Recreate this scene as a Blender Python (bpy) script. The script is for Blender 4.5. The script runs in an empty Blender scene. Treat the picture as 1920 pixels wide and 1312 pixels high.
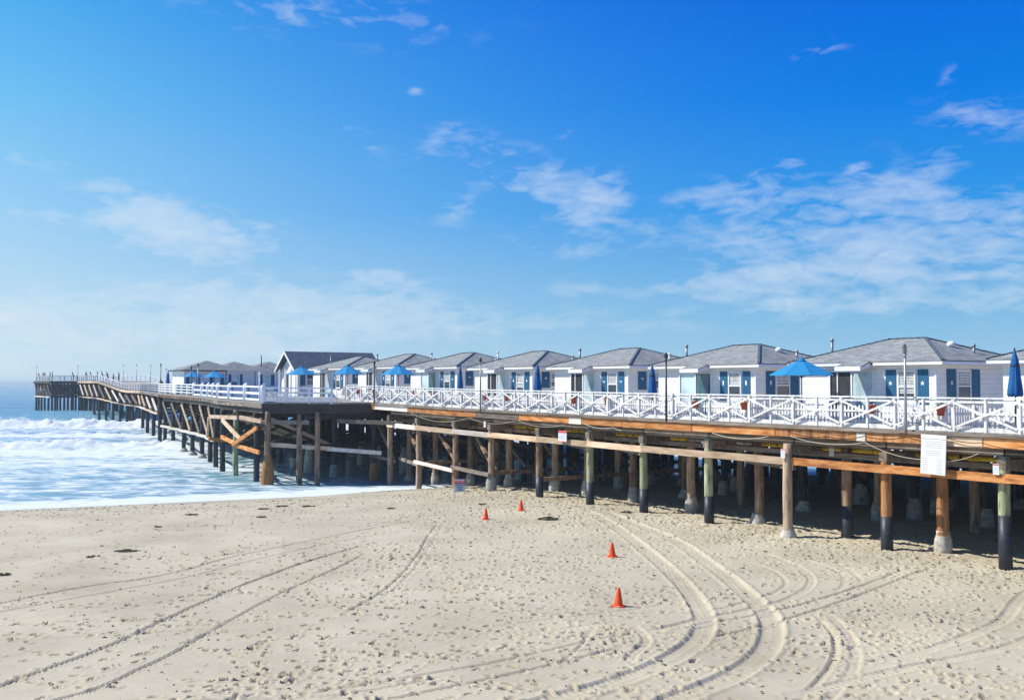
import bpy, bmesh, math, random
import numpy as np
from mathutils import Vector, Matrix, noise as mnoise
random.seed(7); rng = np.random.RandomState(11)
scene = bpy.context.scene
COL = scene.collection
R = math.radians
EYE = 6.5                      # camera height above the water (z = 0)
TH = R(34.64)                  # heading of the pier, measured from straight ahead
DV = Vector((-math.sin(TH), math.cos(TH), 0)); MV = Vector((math.cos(TH), math.sin(TH), 0))
ROT = -(math.pi/2 - TH)        # pier frame: local x = landward, local y = across, away from the beach
F = 1867.0
def W(t, D, z=0.0):            # t = metres along the pier, D = metres across it
    v = DV*t + MV*D; return Vector((v.x, v.y, z))
def t_at(px, D):               # where a bearing crosses the line D
    a = (px-960)/F; s, c = math.sin(TH), math.cos(TH)
    return D*(c - s*a)/(s + c*a)
def G(px, py, h=5.75):         # bearing + depression -> point on ground h below the eye
    s = (py-720)/h; return ((px-960)/s, F/s)
_T = [0, 20, 33, 41, 48, 57, 65, 85, 109, 153, 169, 190, 217, 300]
_Z = [-1.53,-1.53,-1.5,-1.43,-1.38,-1.25,-1.13,-1.08,-1.0,-.93,-.95,.58,.65,.8]
def dz(t): return EYE + float(np.interp(t, _T, _Z))

# ------------------------------------------------------------------ noise
def vnoise(x, y, seed=0):
    xi = np.floor(x).astype(np.int64); yi = np.floor(y).astype(np.int64)
    fx = x-xi; fy = y-yi; fx = fx*fx*(3-2*fx); fy = fy*fy*(3-2*fy)
    def h(a, b):
        n = (a*374761393 + b*668265263 + seed*982451653) & 0x7fffffff
        n = ((n ^ (n >> 13))*1274126177) & 0x7fffffff
        return ((n ^ (n >> 16)) & 0xffff)/65535.0
    return (h(xi,yi)*(1-fx)+h(xi+1,yi)*fx)*(1-fy)+(h(xi,yi+1)*(1-fx)+h(xi+1,yi+1)*fx)*fy
def fbm(x, y, octs=4, seed=0):
    s = 0; a = .5; n = 0
    for i in range(octs):
        s = s + a*vnoise(x, y, seed+i*17); n += a; a *= .5; x = x*2.03+3.1; y = y*2.03+1.7
    return s/n

# ------------------------------------------------------------------ materials
MATS = {}
def newmat(name):
    m = bpy.data.materials.new(name); m.use_nodes = True; nt = m.node_tree
    b = nt.nodes['Principled BSDF']; MATS[name] = m
    return m, nt, b
def N(nt, typ, **kw):
    n = nt.nodes.new(typ)
    for k, v in kw.items():
        if k.startswith('i_'):
            key = k[2:]; key = int(key) if key.isdigit() else key
            n.inputs[key].default_value = v
        else: setattr(n, k, v)
    return n
def ramp(nt, stops, interp='LINEAR'):
    n = nt.nodes.new('ShaderNodeValToRGB'); cr = n.color_ramp; cr.interpolation = interp
    while len(cr.elements) < len(stops): cr.elements.new(.5)
    for e, (p, c) in zip(cr.elements, stops):
        e.position = p; e.color = (*c, 1) if len(c) == 3 else c
    return n
def mat(name, cols, rough=.7, scale=(4,4,4), detail=5, bump=.2, bscale=None, metal=0, rnd=.25, spec=.3, coord='Object', ns=1.0):
    """mottled procedural material; cols = 2-3 base colours"""
    m, nt, b = newmat(name); L = nt.links
    tc = N(nt,'ShaderNodeTexCoord'); mp = N(nt,'ShaderNodeMapping'); mp.inputs['Scale'].default_value = scale
    oi = N(nt,'ShaderNodeObjectInfo'); ad = N(nt,'ShaderNodeVectorMath',operation='ADD')
    sc = N(nt,'ShaderNodeMath',operation='MULTIPLY'); sc.inputs[1].default_value = 37.0
    L.new(oi.outputs['Random'], sc.inputs[0]); L.new(tc.outputs[coord], mp.inputs['Vector'])
    L.new(mp.outputs[0], ad.inputs[0]); L.new(sc.outputs[0], ad.inputs[1])
    no = N(nt,'ShaderNodeTexNoise'); no.inputs['Scale'].default_value = ns; no.inputs['Detail'].default_value = detail
    no.inputs['Roughness'].default_value = .6
    L.new(ad.outputs[0], no.inputs['Vector'])
    st = [(.3+.4*i/(len(cols)-1), c) for i, c in enumerate(cols)] if len(cols) > 1 else [(0,cols[0]),(1,cols[0])]
    rp = ramp(nt, st); L.new(no.outputs['Fac'], rp.inputs[0])
    hv = N(nt,'ShaderNodeHueSaturation'); mr = N(nt,'ShaderNodeMapRange')
    mr.inputs['To Min'].default_value = 1-rnd; mr.inputs['To Max'].default_value = 1+rnd
    L.new(oi.outputs['Random'], mr.inputs[0]); L.new(mr.outputs[0], hv.inputs['Value']); L.new(rp.outputs[0], hv.inputs['Color'])
    L.new(hv.outputs[0], b.inputs['Base Color'])
    b.inputs['Roughness'].default_value = rough; b.inputs['Metallic'].default_value = metal
    b.inputs['Specular IOR Level'].default_value = spec
    if bump:
        bp = N(nt,'ShaderNodeBump'); bp.inputs['Strength'].default_value = bump; bp.inputs['Distance'].default_value = .03
        L.new(no.outputs['Fac'], bp.inputs['Height']); L.new(bp.outputs[0], b.inputs['Normal'])
    return m
WOODN = dict(rough=.8, scale=(6,6,1.2), bump=.5, rnd=.25)
mat('pile_brown', [(.07,.045,.03),(.26,.165,.10),(.42,.30,.20)], **WOODN)
mat('pile_tan', [(.15,.10,.065),(.42,.29,.19),(.58,.44,.31)], **WOODN)
mat('pile_green', [(.07,.12,.08),(.36,.37,.21),(.52,.50,.33)], **WOODN)
mat('pile_orange', [(.14,.065,.03),(.46,.20,.07),(.56,.30,.14)], **WOODN)
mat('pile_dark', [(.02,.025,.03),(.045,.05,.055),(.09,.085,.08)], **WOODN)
WB = dict(rough=.75, scale=(1.2,6,6), bump=.4, rnd=.3)
mat('beam_grey', [(.10,.08,.06),(.20,.16,.125),(.30,.25,.2)], **WB)
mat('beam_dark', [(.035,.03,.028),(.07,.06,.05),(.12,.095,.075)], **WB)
mat('beam_light', [(.38,.25,.15),(.58,.42,.28),(.68,.54,.40)], **WB)
mat('beam_orange', [(.22,.085,.03),(.58,.23,.065),(.70,.38,.17)], **WB)
mat('beam_white', [(.5,.42,.34),(.68,.6,.52),(.75,.7,.62)], **WB)
mat('deck_boards', [(.22,.19,.16),(.34,.30,.26),(.42,.38,.33)], rough=.85, scale=(8,1,1), bump=.4)
mat('white_paint', [(.74,.75,.76),(.82,.82,.82)], rough=.45, scale=(2,2,2), bump=.06, rnd=.03)
mat('old_white_paint', [(.42,.40,.36),(.76,.76,.75),(.83,.83,.83)], rough=.5, scale=(7,7,2), bump=.12, rnd=.06)
mat('trim_white', [(.78,.78,.79),(.85,.85,.85)], rough=.4, scale=(2,2,2), bump=.04, rnd=.02)
mat('sleeve', [(.022,.026,.034),(.045,.05,.06)], rough=.45, scale=(5,5,5), bump=.2)
mat('concrete', [(.22,.20,.17),(.42,.39,.34),(.55,.51,.45)], rough=.9, scale=(5,5,5), bump=.5, rnd=.2)
mat('rust_orange', [(.18,.09,.04),(.5,.22,.06),(.4,.26,.14)], rough=.85, scale=(5,5,3), bump=.5, rnd=.2)
mat('yellow_pipe', [(.62,.42,.01),(.78,.56,.02)], rough=.45, scale=(2,2,2), bump=.05, rnd=.05)
mat('steel', [(.25,.26,.27),(.42,.43,.44)], rough=.5, scale=(4,4,4), bump=.1, metal=.6)
mat('dark_metal', [(.03,.035,.04),(.07,.075,.08)], rough=.5, scale=(4,4,4), bump=.1, metal=.3)
mat('rope', [(.4,.36,.28),(.6,.56,.46)], rough=.9, scale=(20,20,20), bump=.2)
mat('cable', [(.02,.02,.02),(.05,.045,.04)], rough=.7, scale=(9,9,9), bump=0)
mat('shutter_blue', [(.018,.10,.20),(.028,.15,.28)], rough=.5, scale=(20,20,1.5), bump=.1, rnd=.1)
mat('teal_paint', [(.03,.11,.17),(.045,.16,.23)], rough=.5, scale=(3,3,3), bump=.05)
mat('cone_orange', [(.86,.075,.012),(.95,.12,.02)], rough=.5, scale=(4,4,4), bump=.05, rnd=.03)
mat('kelp', [(.015,.012,.008),(.05,.04,.022),(.09,.07,.035)], rough=.7, scale=(9,9,9), bump=.6, rnd=.2)
mat('terracotta', [(.50,.09,.045),(.62,.14,.06)], rough=.7, scale=(6,6,6), bump=.1, rnd=.15)
mat('leaf', [(.02,.05,.015),(.06,.11,.03),(.16,.14,.03)], rough=.6, scale=(14,14,14), bump=0, rnd=.3)
mat('brown_trim', [(.03,.04,.05),(.05,.06,.07)], rough=.7, scale=(5,5,5), bump=.2)
mat('sign_white', [(.66,.67,.67),(.72,.72,.71)], rough=.4, scale=(3,3,3), bump=.02, rnd=.01)
mat('sign_red', [(.58,.06,.07),(.66,.09,.10)], rough=.5, scale=(5,5,5), bump=0, rnd=0)
mat('sign_grey', [(.5,.56,.6),(.6,.65,.68)], rough=.5, scale=(5,5,5), bump=0, rnd=0)
mat('print_grey', [(.2,.21,.24),(.28,.29,.31)], rough=.7, scale=(5,5,5), bump=0, rnd=0)
mat('print_dark', [(.02,.02,.025),(.03,.03,.035)], rough=.6, scale=(5,5,5), bump=0, rnd=0)
mat('print_blue', [(.28,.34,.5),(.34,.4,.56)], rough=.6, scale=(5,5,5), bump=0, rnd=0)
mat('skin', [(.38,.22,.15),(.45,.27,.19)], rough=.55, scale=(4,4,4), bump=0, rnd=.2)
mat('hair', [(.02,.014,.01),(.05,.035,.02)], rough=.6, scale=(20,20,20), bump=0, rnd=.3)
mat('cloth_black', [(.015,.017,.022),(.03,.032,.04)], rough=.85, scale=(4,4,4), bump=.1)
mat('cloth_blue', [(.03,.10,.30),(.05,.14,.36)], rough=.85, scale=(4,4,4), bump=.1)
mat('cloth_red', [(.30,.03,.03),(.38,.05,.04)], rough=.85, scale=(4,4,4), bump=.1)
mat('cloth_grey', [(.14,.14,.15),(.2,.2,.21)], rough=.85, scale=(4,4,4), bump=.1)
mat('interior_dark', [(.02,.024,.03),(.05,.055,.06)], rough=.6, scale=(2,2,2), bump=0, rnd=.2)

def glass(name, c, rough=.06):
    m, nt, b = newmat(name)
    b.inputs['Base Color'].default_value = (*c,1); b.inputs['Roughness'].default_value = rough
    b.inputs['Specular IOR Level'].default_value = .8
    tc = N(nt,'ShaderNodeTexCoord'); no = N(nt,'ShaderNodeTexNoise'); no.inputs['Scale'].default_value = 1.2
    nt.links.new(tc.outputs['Object'], no.inputs['Vector'])
    rp = ramp(nt, [(.35,c),(.65,tuple(x*1.7 for x in c))]); nt.links.new(no.outputs['Fac'], rp.inputs[0])
    nt.links.new(rp.outputs[0], b.inputs['Base Color'])
    bp = N(nt,'ShaderNodeBump'); bp.inputs['Strength'].default_value = .03; nt.links.new(no.outputs['Fac'], bp.inputs['Height'])
    nt.links.new(bp.outputs[0], b.inputs['Normal'])
glass('glass_dark', (.035,.045,.05)); glass('glass_teal', (.05,.12,.14)); glass('glass_curtain', (.36,.46,.48), .1)

def siding(name, c):           # clapboard: lapped boards, real relief by bump
    m, nt, b = newmat(name); L = nt.links
    tc = N(nt,'ShaderNodeTexCoord'); sp = N(nt,'ShaderNodeSeparateXYZ'); L.new(tc.outputs['Object'], sp.inputs[0])
    dv = N(nt,'ShaderNodeMath',operation='DIVIDE'); dv.inputs[1].default_value = .19; L.new(sp.outputs['Z'], dv.inputs[0])
    fr = N(nt,'ShaderNodeMath',operation='FRACT'); L.new(dv.outputs[0], fr.inputs[0])
    rp = ramp(nt, [(0,(0,0,0)),(.05,(1,1,1)),(1,(.25,.25,.25))]); L.new(fr.outputs[0], rp.inputs[0])
    bp = N(nt,'ShaderNodeBump'); bp.inputs['Strength'].default_value = .9; bp.inputs['Distance'].default_value = .025
    L.new(rp.outputs[0], bp.inputs['Height']); L.new(bp.outputs[0], b.inputs['Normal'])
    no = N(nt,'ShaderNodeTexNoise'); no.inputs['Scale'].default_value = 1.5; no.inputs['Detail'].default_value = 6; L.new(tc.outputs['Object'], no.inputs['Vector'])
    r2 = ramp(nt, [(.3,tuple(x*.88 for x in c)),(.7,c)]); L.new(no.outputs['Fac'], r2.inputs[0]); L.new(r2.outputs[0], b.inputs['Base Color'])
    b.inputs['Roughness'].default_value = .5
siding('clapboard', (.87,.86,.83))

def shingles(name, c0, c1, c2):
    m, nt, b = newmat(name); L = nt.links
    tc = N(nt,'ShaderNodeTexCoord'); sp = N(nt,'ShaderNodeSeparateXYZ'); L.new(tc.outputs['Object'], sp.inputs[0])
    ge = N(nt,'ShaderNodeNewGeometry')
    # courses follow height on the slope; stagger along x+y
    ad = N(nt,'ShaderNodeMath',operation='ADD'); L.new(sp.outputs['X'], ad.inputs[0]); L.new(sp.outputs['Y'], ad.inputs[1])
    mz = N(nt,'ShaderNodeMath',operation='MULTIPLY'); mz.inputs[1].default_value = 3.1; L.new(sp.outputs['Z'], mz.inputs[0])
    cb = N(nt,'ShaderNodeCombineXYZ'); L.new(ad.outputs[0], cb.inputs[0]); L.new(mz.outputs[0], cb.inputs[1])
    br = N(nt,'ShaderNodeTexBrick'); L.new(cb.outputs[0], br.inputs['Vector'])
    br.inputs['Scale'].default_value = 1; br.inputs['Brick Width'].default_value = .33; br.inputs['Row Height'].default_value = .14
    br.inputs['Mortar Size'].default_value = .012; br.inputs['Bias'].default_value = -.1
    br.inputs['Color1'].default_value = (*c0,1); br.inputs['Color2'].default_value = (*c1,1); br.inputs['Mortar'].default_value = (*[x*.55 for x in c0],1)
    no = N(nt,'ShaderNodeTexNoise'); no.inputs['Scale'].default_value = 2.2; no.inputs['Detail'].default_value = 8; no.inputs['Roughness'].default_value=.7; L.new(tc.outputs['Object'], no.inputs['Vector'])
    mx = N(nt,'ShaderNodeMix',data_type='RGBA'); mx.inputs['B'].default_value = (*c2,1)
    r2 = ramp(nt, [(.45,(0,0,0)),(.75,(.7,.7,.7))]); L.new(no.outputs['Fac'], r2.inputs[0]); L.new(r2.outputs[0], mx.inputs['Factor'])
    L.new(br.outputs['Color'], mx.inputs['A']); L.new(mx.outputs['Result'], b.inputs['Base Color'])
    bp = N(nt,'ShaderNodeBump'); bp.inputs['Strength'].default_value = .8; bp.inputs['Distance'].default_value = .03
    L.new(br.outputs['Fac'], bp.inputs['Height']); bp.invert = True; L.new(bp.outputs[0], b.inputs['Normal'])
    b.inputs['Roughness'].default_value = .9; b.inputs['Specular IOR Level'].default_value=.15
shingles('shingle', (.21,.22,.22), (.315,.33,.325), (.41,.425,.415))
shingles('shingle_dark', (.075,.10,.14), (.12,.155,.20), (.17,.20,.25))

def canvas(name, c):
    m, nt, b = newmat(name); L = nt.links
    tc = N(nt,'ShaderNodeTexCoord'); no = N(nt,'ShaderNodeTexNoise'); no.inputs['Scale'].default_value = 5; no.inputs['Detail'].default_value=6
    L.new(tc.outputs['Object'], no.inputs['Vector'])
    rp = ramp(nt, [(.3,tuple(x*.82 for x in c)),(.7,c)]); L.new(no.outputs['Fac'], rp.inputs[0])
    tr = N(nt,'ShaderNodeBsdfTranslucent'); mx = N(nt,'ShaderNodeMixShader'); mx.inputs[0].default_value=.3
    L.new(rp.outputs[0], b.inputs['Base Color']); L.new(rp.outputs[0], tr.inputs['Color']); b.inputs['Roughness'].default_value=.8
    L.new(b.outputs[0], mx.inputs[1]); L.new(tr.outputs[0], mx.inputs[2]); L.new(mx.outputs[0], nt.nodes['Material Output'].inputs['Surface'])
canvas('canvas_blue', (.02,.31,.64)); canvas('canvas_royal', (.012,.16,.46))

# ------------------------------------------------------------------ mesh builder
class MB:
    def __init__(s): s.v = []; s.f = []; s.sm = []
    def add(s, vs, fs, smooth=False):
        o = len(s.v); s.v += [tuple(v) for v in vs]; s.f += [tuple(i+o for i in f) for f in fs]; s.sm += [smooth]*len(fs); return s
    def box(s, x0,x1,y0,y1,z0,z1):
        return s.add([(x0,y0,z0),(x1,y0,z0),(x1,y1,z0),(x0,y1,z0),(x0,y0,z1),(x1,y0,z1),(x1,y1,z1),(x0,y1,z1)],
              [(3,2,1,0),(4,5,6,7),(0,1,5,4),(1,2,6,5),(2,3,7,6),(3,0,4,7)])
    def beam(s, p, q, w, h, up=(0,0,1)):     # w sideways, h along up
        p, q = Vector(p), Vector(q); a = (q-p).normalized(); u = Vector(up); sd = a.cross(u)
        if sd.length < 1e-4: sd = a.cross(Vector((1,0,0)))
        sd.normalize(); u = sd.cross(a).normalized(); sd *= w/2; u *= h/2
        return s.add([p-sd-u,p+sd-u,p+sd+u,p-sd+u,q-sd-u,q+sd-u,q+sd+u,q-sd+u],
              [(0,1,2,3),(7,6,5,4),(0,4,5,1),(1,5,6,2),(2,6,7,3),(3,7,4,0)])
    def tube(s, pts, rs, n=10, cap=True, wob=0, smooth=True):
        pts = [Vector(p) for p in pts]; rs = rs if hasattr(rs,'__len__') else [rs]*len(pts); vs = []; fs = []
        for i, p in enumerate(pts):
            a = (pts[min(i+1,len(pts)-1)]-pts[max(i-1,0)]).normalized()
            r0 = Vector((1,0,0)) if abs(a.x) < .9 else Vector((0,1,0))
            u = a.cross(r0).normalized(); v = a.cross(u).normalized()
            for k in range(n):
                t = 2*math.pi*k/n; r = rs[i]*(1+(random.uniform(-wob,wob) if wob else 0))
                vs.append(p+u*math.cos(t)*r+v*math.sin(t)*r)
        for i in range(len(pts)-1):
            for k in range(n): fs.append((i*n+k, (i+1)*n+k, (i+1)*n+(k+1)%n, i*n+(k+1)%n))
        s.add(vs, fs, smooth)
        if cap:
            o = len(s.v)-len(vs); s.f += [tuple(o+k for k in range(n)), tuple(o+(len(pts)-1)*n+k for k in reversed(range(n)))]; s.sm += [False]*2
        return s
    def lathe(s, prof, n=14, c=(0,0), wob=0, smooth=True):   # prof = [(r,z)...] bottom to top
        return s.tube([(c[0],c[1],z) for r, z in prof], [max(r,.002) for r, z in prof], n, True, wob, smooth)
    def build(s, name, material, parent=None, mw=None):
        me = bpy.data.meshes.new(name); me.from_pydata(s.v, [], s.f); me.materials.append(MATS[material])
        me.polygons.foreach_set('use_smooth', s.sm); me.update()
        bm = bmesh.new(); bm.from_mesh(me); bmesh.ops.recalc_face_normals(bm, faces=bm.faces); bm.to_mesh(me); bm.free()
        o = bpy.data.objects.new(name, me); COL.objects.link(o)
        if parent: o.parent = parent
        return o
def tag(o, label=None, cat=None, group=None, kind=None):
    if label: o['label'] = label
    if cat: o['category'] = cat
    if group: o['group'] = group
    if kind: o['kind'] = kind
    return o
def empty(name, label, cat, loc=(0,0,0), rz=ROT, group=None):
    o = bpy.data.objects.new(name, None); COL.objects.link(o); o.location = loc; o.rotation_euler = (0,0,rz); o.empty_display_size=.3
    return tag(o, label, cat, group)
KIDS = {}
def copy_tree(o, parent=None):
    c = o.copy(); COL.objects.link(c)
    if parent: c.parent = parent
    for ch in [x for x in COL.objects if x.parent == o]: copy_tree(ch, c)
    return c
def L(t, D, z): return (-t, D, z)           # pier frame -> local coordinates of a thing standing at the origin with rotation ROT

# ------------------------------------------------------------------ sand
SHX = [-600,-200,-60,-26,-11,-7.5,0,16,40,200,600]; SHY = [-160,-10,38,51.2,57.8,60.6,64.5,69.5,78,120,220]
def graded(segs):
    out = [segs[0][0]]
    for a, b, st0, st1 in segs:
        x = a
        while x < b-1e-6:
            f = (x-a)/(b-a); x += st0+(st1-st0)*f; out.append(min(x, b))
    return np.array(out)
def grid_mesh(name, xs, ys, Z, material, attrs={}, smooth=True):
    nx, ny = len(xs), len(ys); X, Y = np.meshgrid(xs, ys)
    me = bpy.data.meshes.new(name); n = nx*ny
    me.vertices.add(n); me.vertices.foreach_set('co', np.stack([X,Y,Z],-1).astype(np.float32).ravel())
    idx = np.arange(n).reshape(ny,nx); q = np.stack([idx[:-1,:-1],idx[:-1,1:],idx[1:,1:],idx[1:,:-1]],-1).reshape(-1,4)
    m = len(q); me.loops.add(m*4); me.loops.foreach_set('vertex_index', q.ravel().astype(np.int32))
    me.polygons.add(m); me.polygons.foreach_set('loop_start', np.arange(0,m*4,4,dtype=np.int32))
    me.polygons.foreach_set('loop_total', np.full(m,4,dtype=np.int32)); me.polygons.foreach_set('use_smooth', np.full(m,smooth))
    me.update(calc_edges=True); me.materials.append(MATS[material])
    for k, A in attrs.items():
        at = me.attributes.new(k,'FLOAT','POINT'); at.data.foreach_set('value', A.astype(np.float32).ravel())
    o = bpy.data.objects.new(name, me); COL.objects.link(o); return o

m, nt, b = newmat('sand'); LK = nt.links
tc = N(nt,'ShaderNodeTexCoord')
n1 = N(nt,'ShaderNodeTexNoise'); n1.inputs['Scale'].default_value=.35; n1.inputs['Detail'].default_value=8; n1.inputs['Roughness'].default_value=.6; LK.new(tc.outputs['Object'], n1.inputs['Vector'])
n2 = N(nt,'ShaderNodeTexNoise'); n2.inputs['Scale'].default_value=14; n2.inputs['Detail'].default_value=6; n2.inputs['Roughness'].default_value=.7; LK.new(tc.outputs['Object'], n2.inputs['Vector'])
n3 = N(nt,'ShaderNodeTexNoise'); n3.inputs['Scale'].default_value=90; n3.inputs['Detail'].default_value=3; LK.new(tc.outputs['Object'], n3.inputs['Vector'])
r1 = ramp(nt, [(.3,(.385,.335,.235)),(.5,(.46,.405,.29)),(.7,(.52,.465,.335))]); LK.new(n1.outputs['Fac'], r1.inputs[0])
r3 = ramp(nt, [(.3,(.86,.86,.86)),(.65,(1.03,1.03,1.03))]); LK.new(n2.outputs['Fac'], r3.inputs[0])
mx = N(nt,'ShaderNodeMix',data_type='RGBA',blend_type='MULTIPLY'); mx.inputs['Factor'].default_value=1; LK.new(r1.outputs[0], mx.inputs['A']); LK.new(r3.outputs[0], mx.inputs['B'])
aw = N(nt,'ShaderNodeAttribute',attribute_name='wet'); mw_ = N(nt,'ShaderNodeMix',data_type='RGBA'); mw_.inputs['B'].default_value=(.30,.265,.20,1)
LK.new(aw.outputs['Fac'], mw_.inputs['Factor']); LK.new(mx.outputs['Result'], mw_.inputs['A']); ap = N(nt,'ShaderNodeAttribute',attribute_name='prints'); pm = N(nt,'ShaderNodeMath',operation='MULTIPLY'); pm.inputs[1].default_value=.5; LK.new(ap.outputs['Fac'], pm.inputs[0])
mq_ = N(nt,'ShaderNodeMix',data_type='RGBA'); mq_.inputs['B'].default_value=(.17,.14,.085,1); LK.new(pm.outputs[0], mq_.inputs['Factor']); LK.new(mw_.outputs['Result'], mq_.inputs['A']); LK.new(mq_.outputs['Result'], b.inputs['Base Color'])  # footprints and rut edges: painted shade with damp sand, darkening the colour
wr = N(nt,'ShaderNodeMapRange'); wr.inputs['From Min'].default_value=.25; wr.inputs['From Max'].default_value=.8; wr.inputs['To Min'].default_value=.95; wr.inputs['To Max'].default_value=.3; LK.new(aw.outputs['Fac'], wr.inputs[0]); LK.new(wr.outputs[0], b.inputs['Roughness']); b.inputs['Specular IOR Level'].default_value=.3
ad = N(nt,'ShaderNodeMath',operation='MULTIPLY_ADD'); ad.inputs[1].default_value=.25; LK.new(n3.outputs['Fac'], ad.inputs[0]); LK.new(n2.outputs['Fac'], ad.inputs[2])
bp = N(nt,'ShaderNodeBump'); bp.inputs['Strength'].default_value=.3; bp.inputs['Distance'].default_value=.03; LK.new(ad.outputs[0], bp.inputs['Height']); LK.new(bp.outputs[0], b.inputs['Normal'])

def shore_dist(X, Y): return (np.interp(X, SHX, SHY)-Y)*.9
def sand_base(X, Y):
    d = shore_dist(X, Y)
    z = np.where(d > 0, .78*(1-np.exp(-np.maximum(d,0)/4.5)), .14*np.maximum(d,-12))
    return z + .05*(fbm(X*.11, Y*.11, 3, 5)-.5)*np.clip(d/6,0,1)
def sand_z(x, y): return float(sand_base(np.array([x],float), np.array([y],float))[0])
xs = graded([(-500,-60,60,4),(-60,-33,3,.5),(-33,-13,.09,.065),(-13,15,.043,.043),(15,33,.065,.09),(33,70,.5,3),(70,500,4,60)])
ys = graded([(-120,8,30,2),(8,17,1.2,.1),(17,30,.038,.05),(30,44,.05,.09),(44,62,.1,.16),(62,90,.4,1.5),(90,170,2,10)])
X, Y = np.meshgrid(xs, ys)
Z = sand_base(X, Y); dsh = shore_dist(X, Y)
dry = np.clip((dsh-6)/9, 0, 1)
Z += dry*.05*(fbm(X*.5, Y*.7, 4, 3)-.5) + dry*.012*(fbm(X*3.2, Y*3.2, 3, 9)-.5)
# churned sand in the strip next to the pier
Dp = X*MV.x+Y*MV.y; tp = X*DV.x+Y*DV.y
churn = np.clip(1-np.abs(Dp-32.5)/6.0, 0, 1)*np.clip((57-tp)/8,0,1)
Z += churn*.13*(fbm(X*2.6, Y*2.6, 3, 21)-.5)
wet = np.clip((1.25-dsh/5.5+.5*(fbm(X*.15,Y*.4,3,71)-.5)), 0, 1)*.85
wet = np.maximum(wet, .30*np.clip((fbm(X*.09, Y*.16, 4, 33)-.47)*6, 0, 1)*np.clip(1-dsh/26,0,1))
Z0 = Z.copy(); PR = np.zeros_like(Z)
def window(cx, cy, r):
    i0, i1 = np.searchsorted(xs,[cx-r,cx+r]); j0, j1 = np.searchsorted(ys,[cy-r,cy+r]); return i0,i1,j0,j1
# tyre tracks: (bearing, depression) survey points, half width, depth
tracks = [
 ([(1095,955),(1150,985),(1215,1035),(1270,1085),(1306,1130),(1318,1165),(1300,1200),(1235,1242),(1140,1278),(1000,1318),(900,1350)], .20, .055),
 ([(1130,958),(1200,985),(1260,1010),(1330,1058),(1390,1105),(1435,1150),(1443,1185),(1425,1222),(1365,1265),(1270,1305),(1180,1345)], .21, .06),
 ([(1524,1150),(1552,1178),(1562,1205),(1556,1235),(1530,1270),(1480,1318),(1440,1350)], .10, .05),
 ([(1545,1145),(1585,1185),(1598,1220),(1590,1255),(1560,1290),(1520,1335)], .12, .035),
 ([(1370,1045),(1440,1065),(1470,1090),(1440,1112),(1340,1140),(1240,1150)], .10, .03),
 ([(1420,1030),(1500,1065),(1516,1092),(1480,1118),(1400,1140),(1300,1160),(1200,1185)], .13, .035),
 ([(1460,1035),(1560,1065),(1578,1090),(1560,1110)], .10, .025),
 ([(1420,1020),(1540,1045),(1600,1075),(1610,1092)], .10, .025),
 ([(1300,1170),(1450,1142),(1560,1112),(1640,1085),(1700,1062)], .08, .045),
 ([(1320,1195),(1460,1160),(1580,1122),(1680,1085),(1760,1055)], .08, .045),
 ([(-40,1140),(130,1105),(300,1078),(420,1048),(560,1018),(720,985),(830,968)], .09, .045),
 ([(-40,1155),(140,1120),(330,1085),(520,1040),(700,1003),(860,985)], .08, .03),
 ([(-30,1300),(70,1262),(150,1232),(220,1205),(330,1152),(450,1098),(600,1045),(690,1020)], .10, .06),
 ([(20,1340),(110,1310),(190,1288),(270,1250),(335,1220),(420,1170),(520,1115),(620,1070),(690,1035)], .09, .05),
 ([(822,980),(800,1010),(782,1042),(760,1070),(730,1098),(690,1125),(648,1150)], .07, .05),
 ([(835,978),(815,1010),(795,1042),(775,1070),(745,1100),(705,1130)], .06, .02),
 ([(-20,1200),(200,1190),(420,1178),(640,1188)], .10, .025),
 ([(560,1300),(800,1262),(960,1232),(1100,1200),(1230,1178)], .09, .035),
 ([(600,1332),(840,1285),(1000,1250),(1180,1208)], .09, .04),
 ([(200,1330),(420,1310),(640,1298),(860,1262)], .10, .03),
 ([(900,1178),(1040,1160),(1200,1140),(1250,1130)], .13, .02),
 ([(840,1190),(1000,1185),(1160,1165)], .13, .018),
 ([(1700,1225),(1790,1195),(1870,1160),(1900,1125),(1930,1100)], .16, .03),
 ([(1480,1300),(1600,1270),(1740,1240),(1860,1215),(1960,1180)], .16, .03),
 ([(1180,1166),(1210,1195),(1185,1225),(1170,1245)], .12, .04),
 ([(1060,1235),(1090,1205),(1110,1180)], .07, .05),
 ([(640,1020),(760,1010),(900,1012),(1000,1020)], .08, .02),
 ([(700,1005),(820,998),(930,985)], .16, .02),
]
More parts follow.
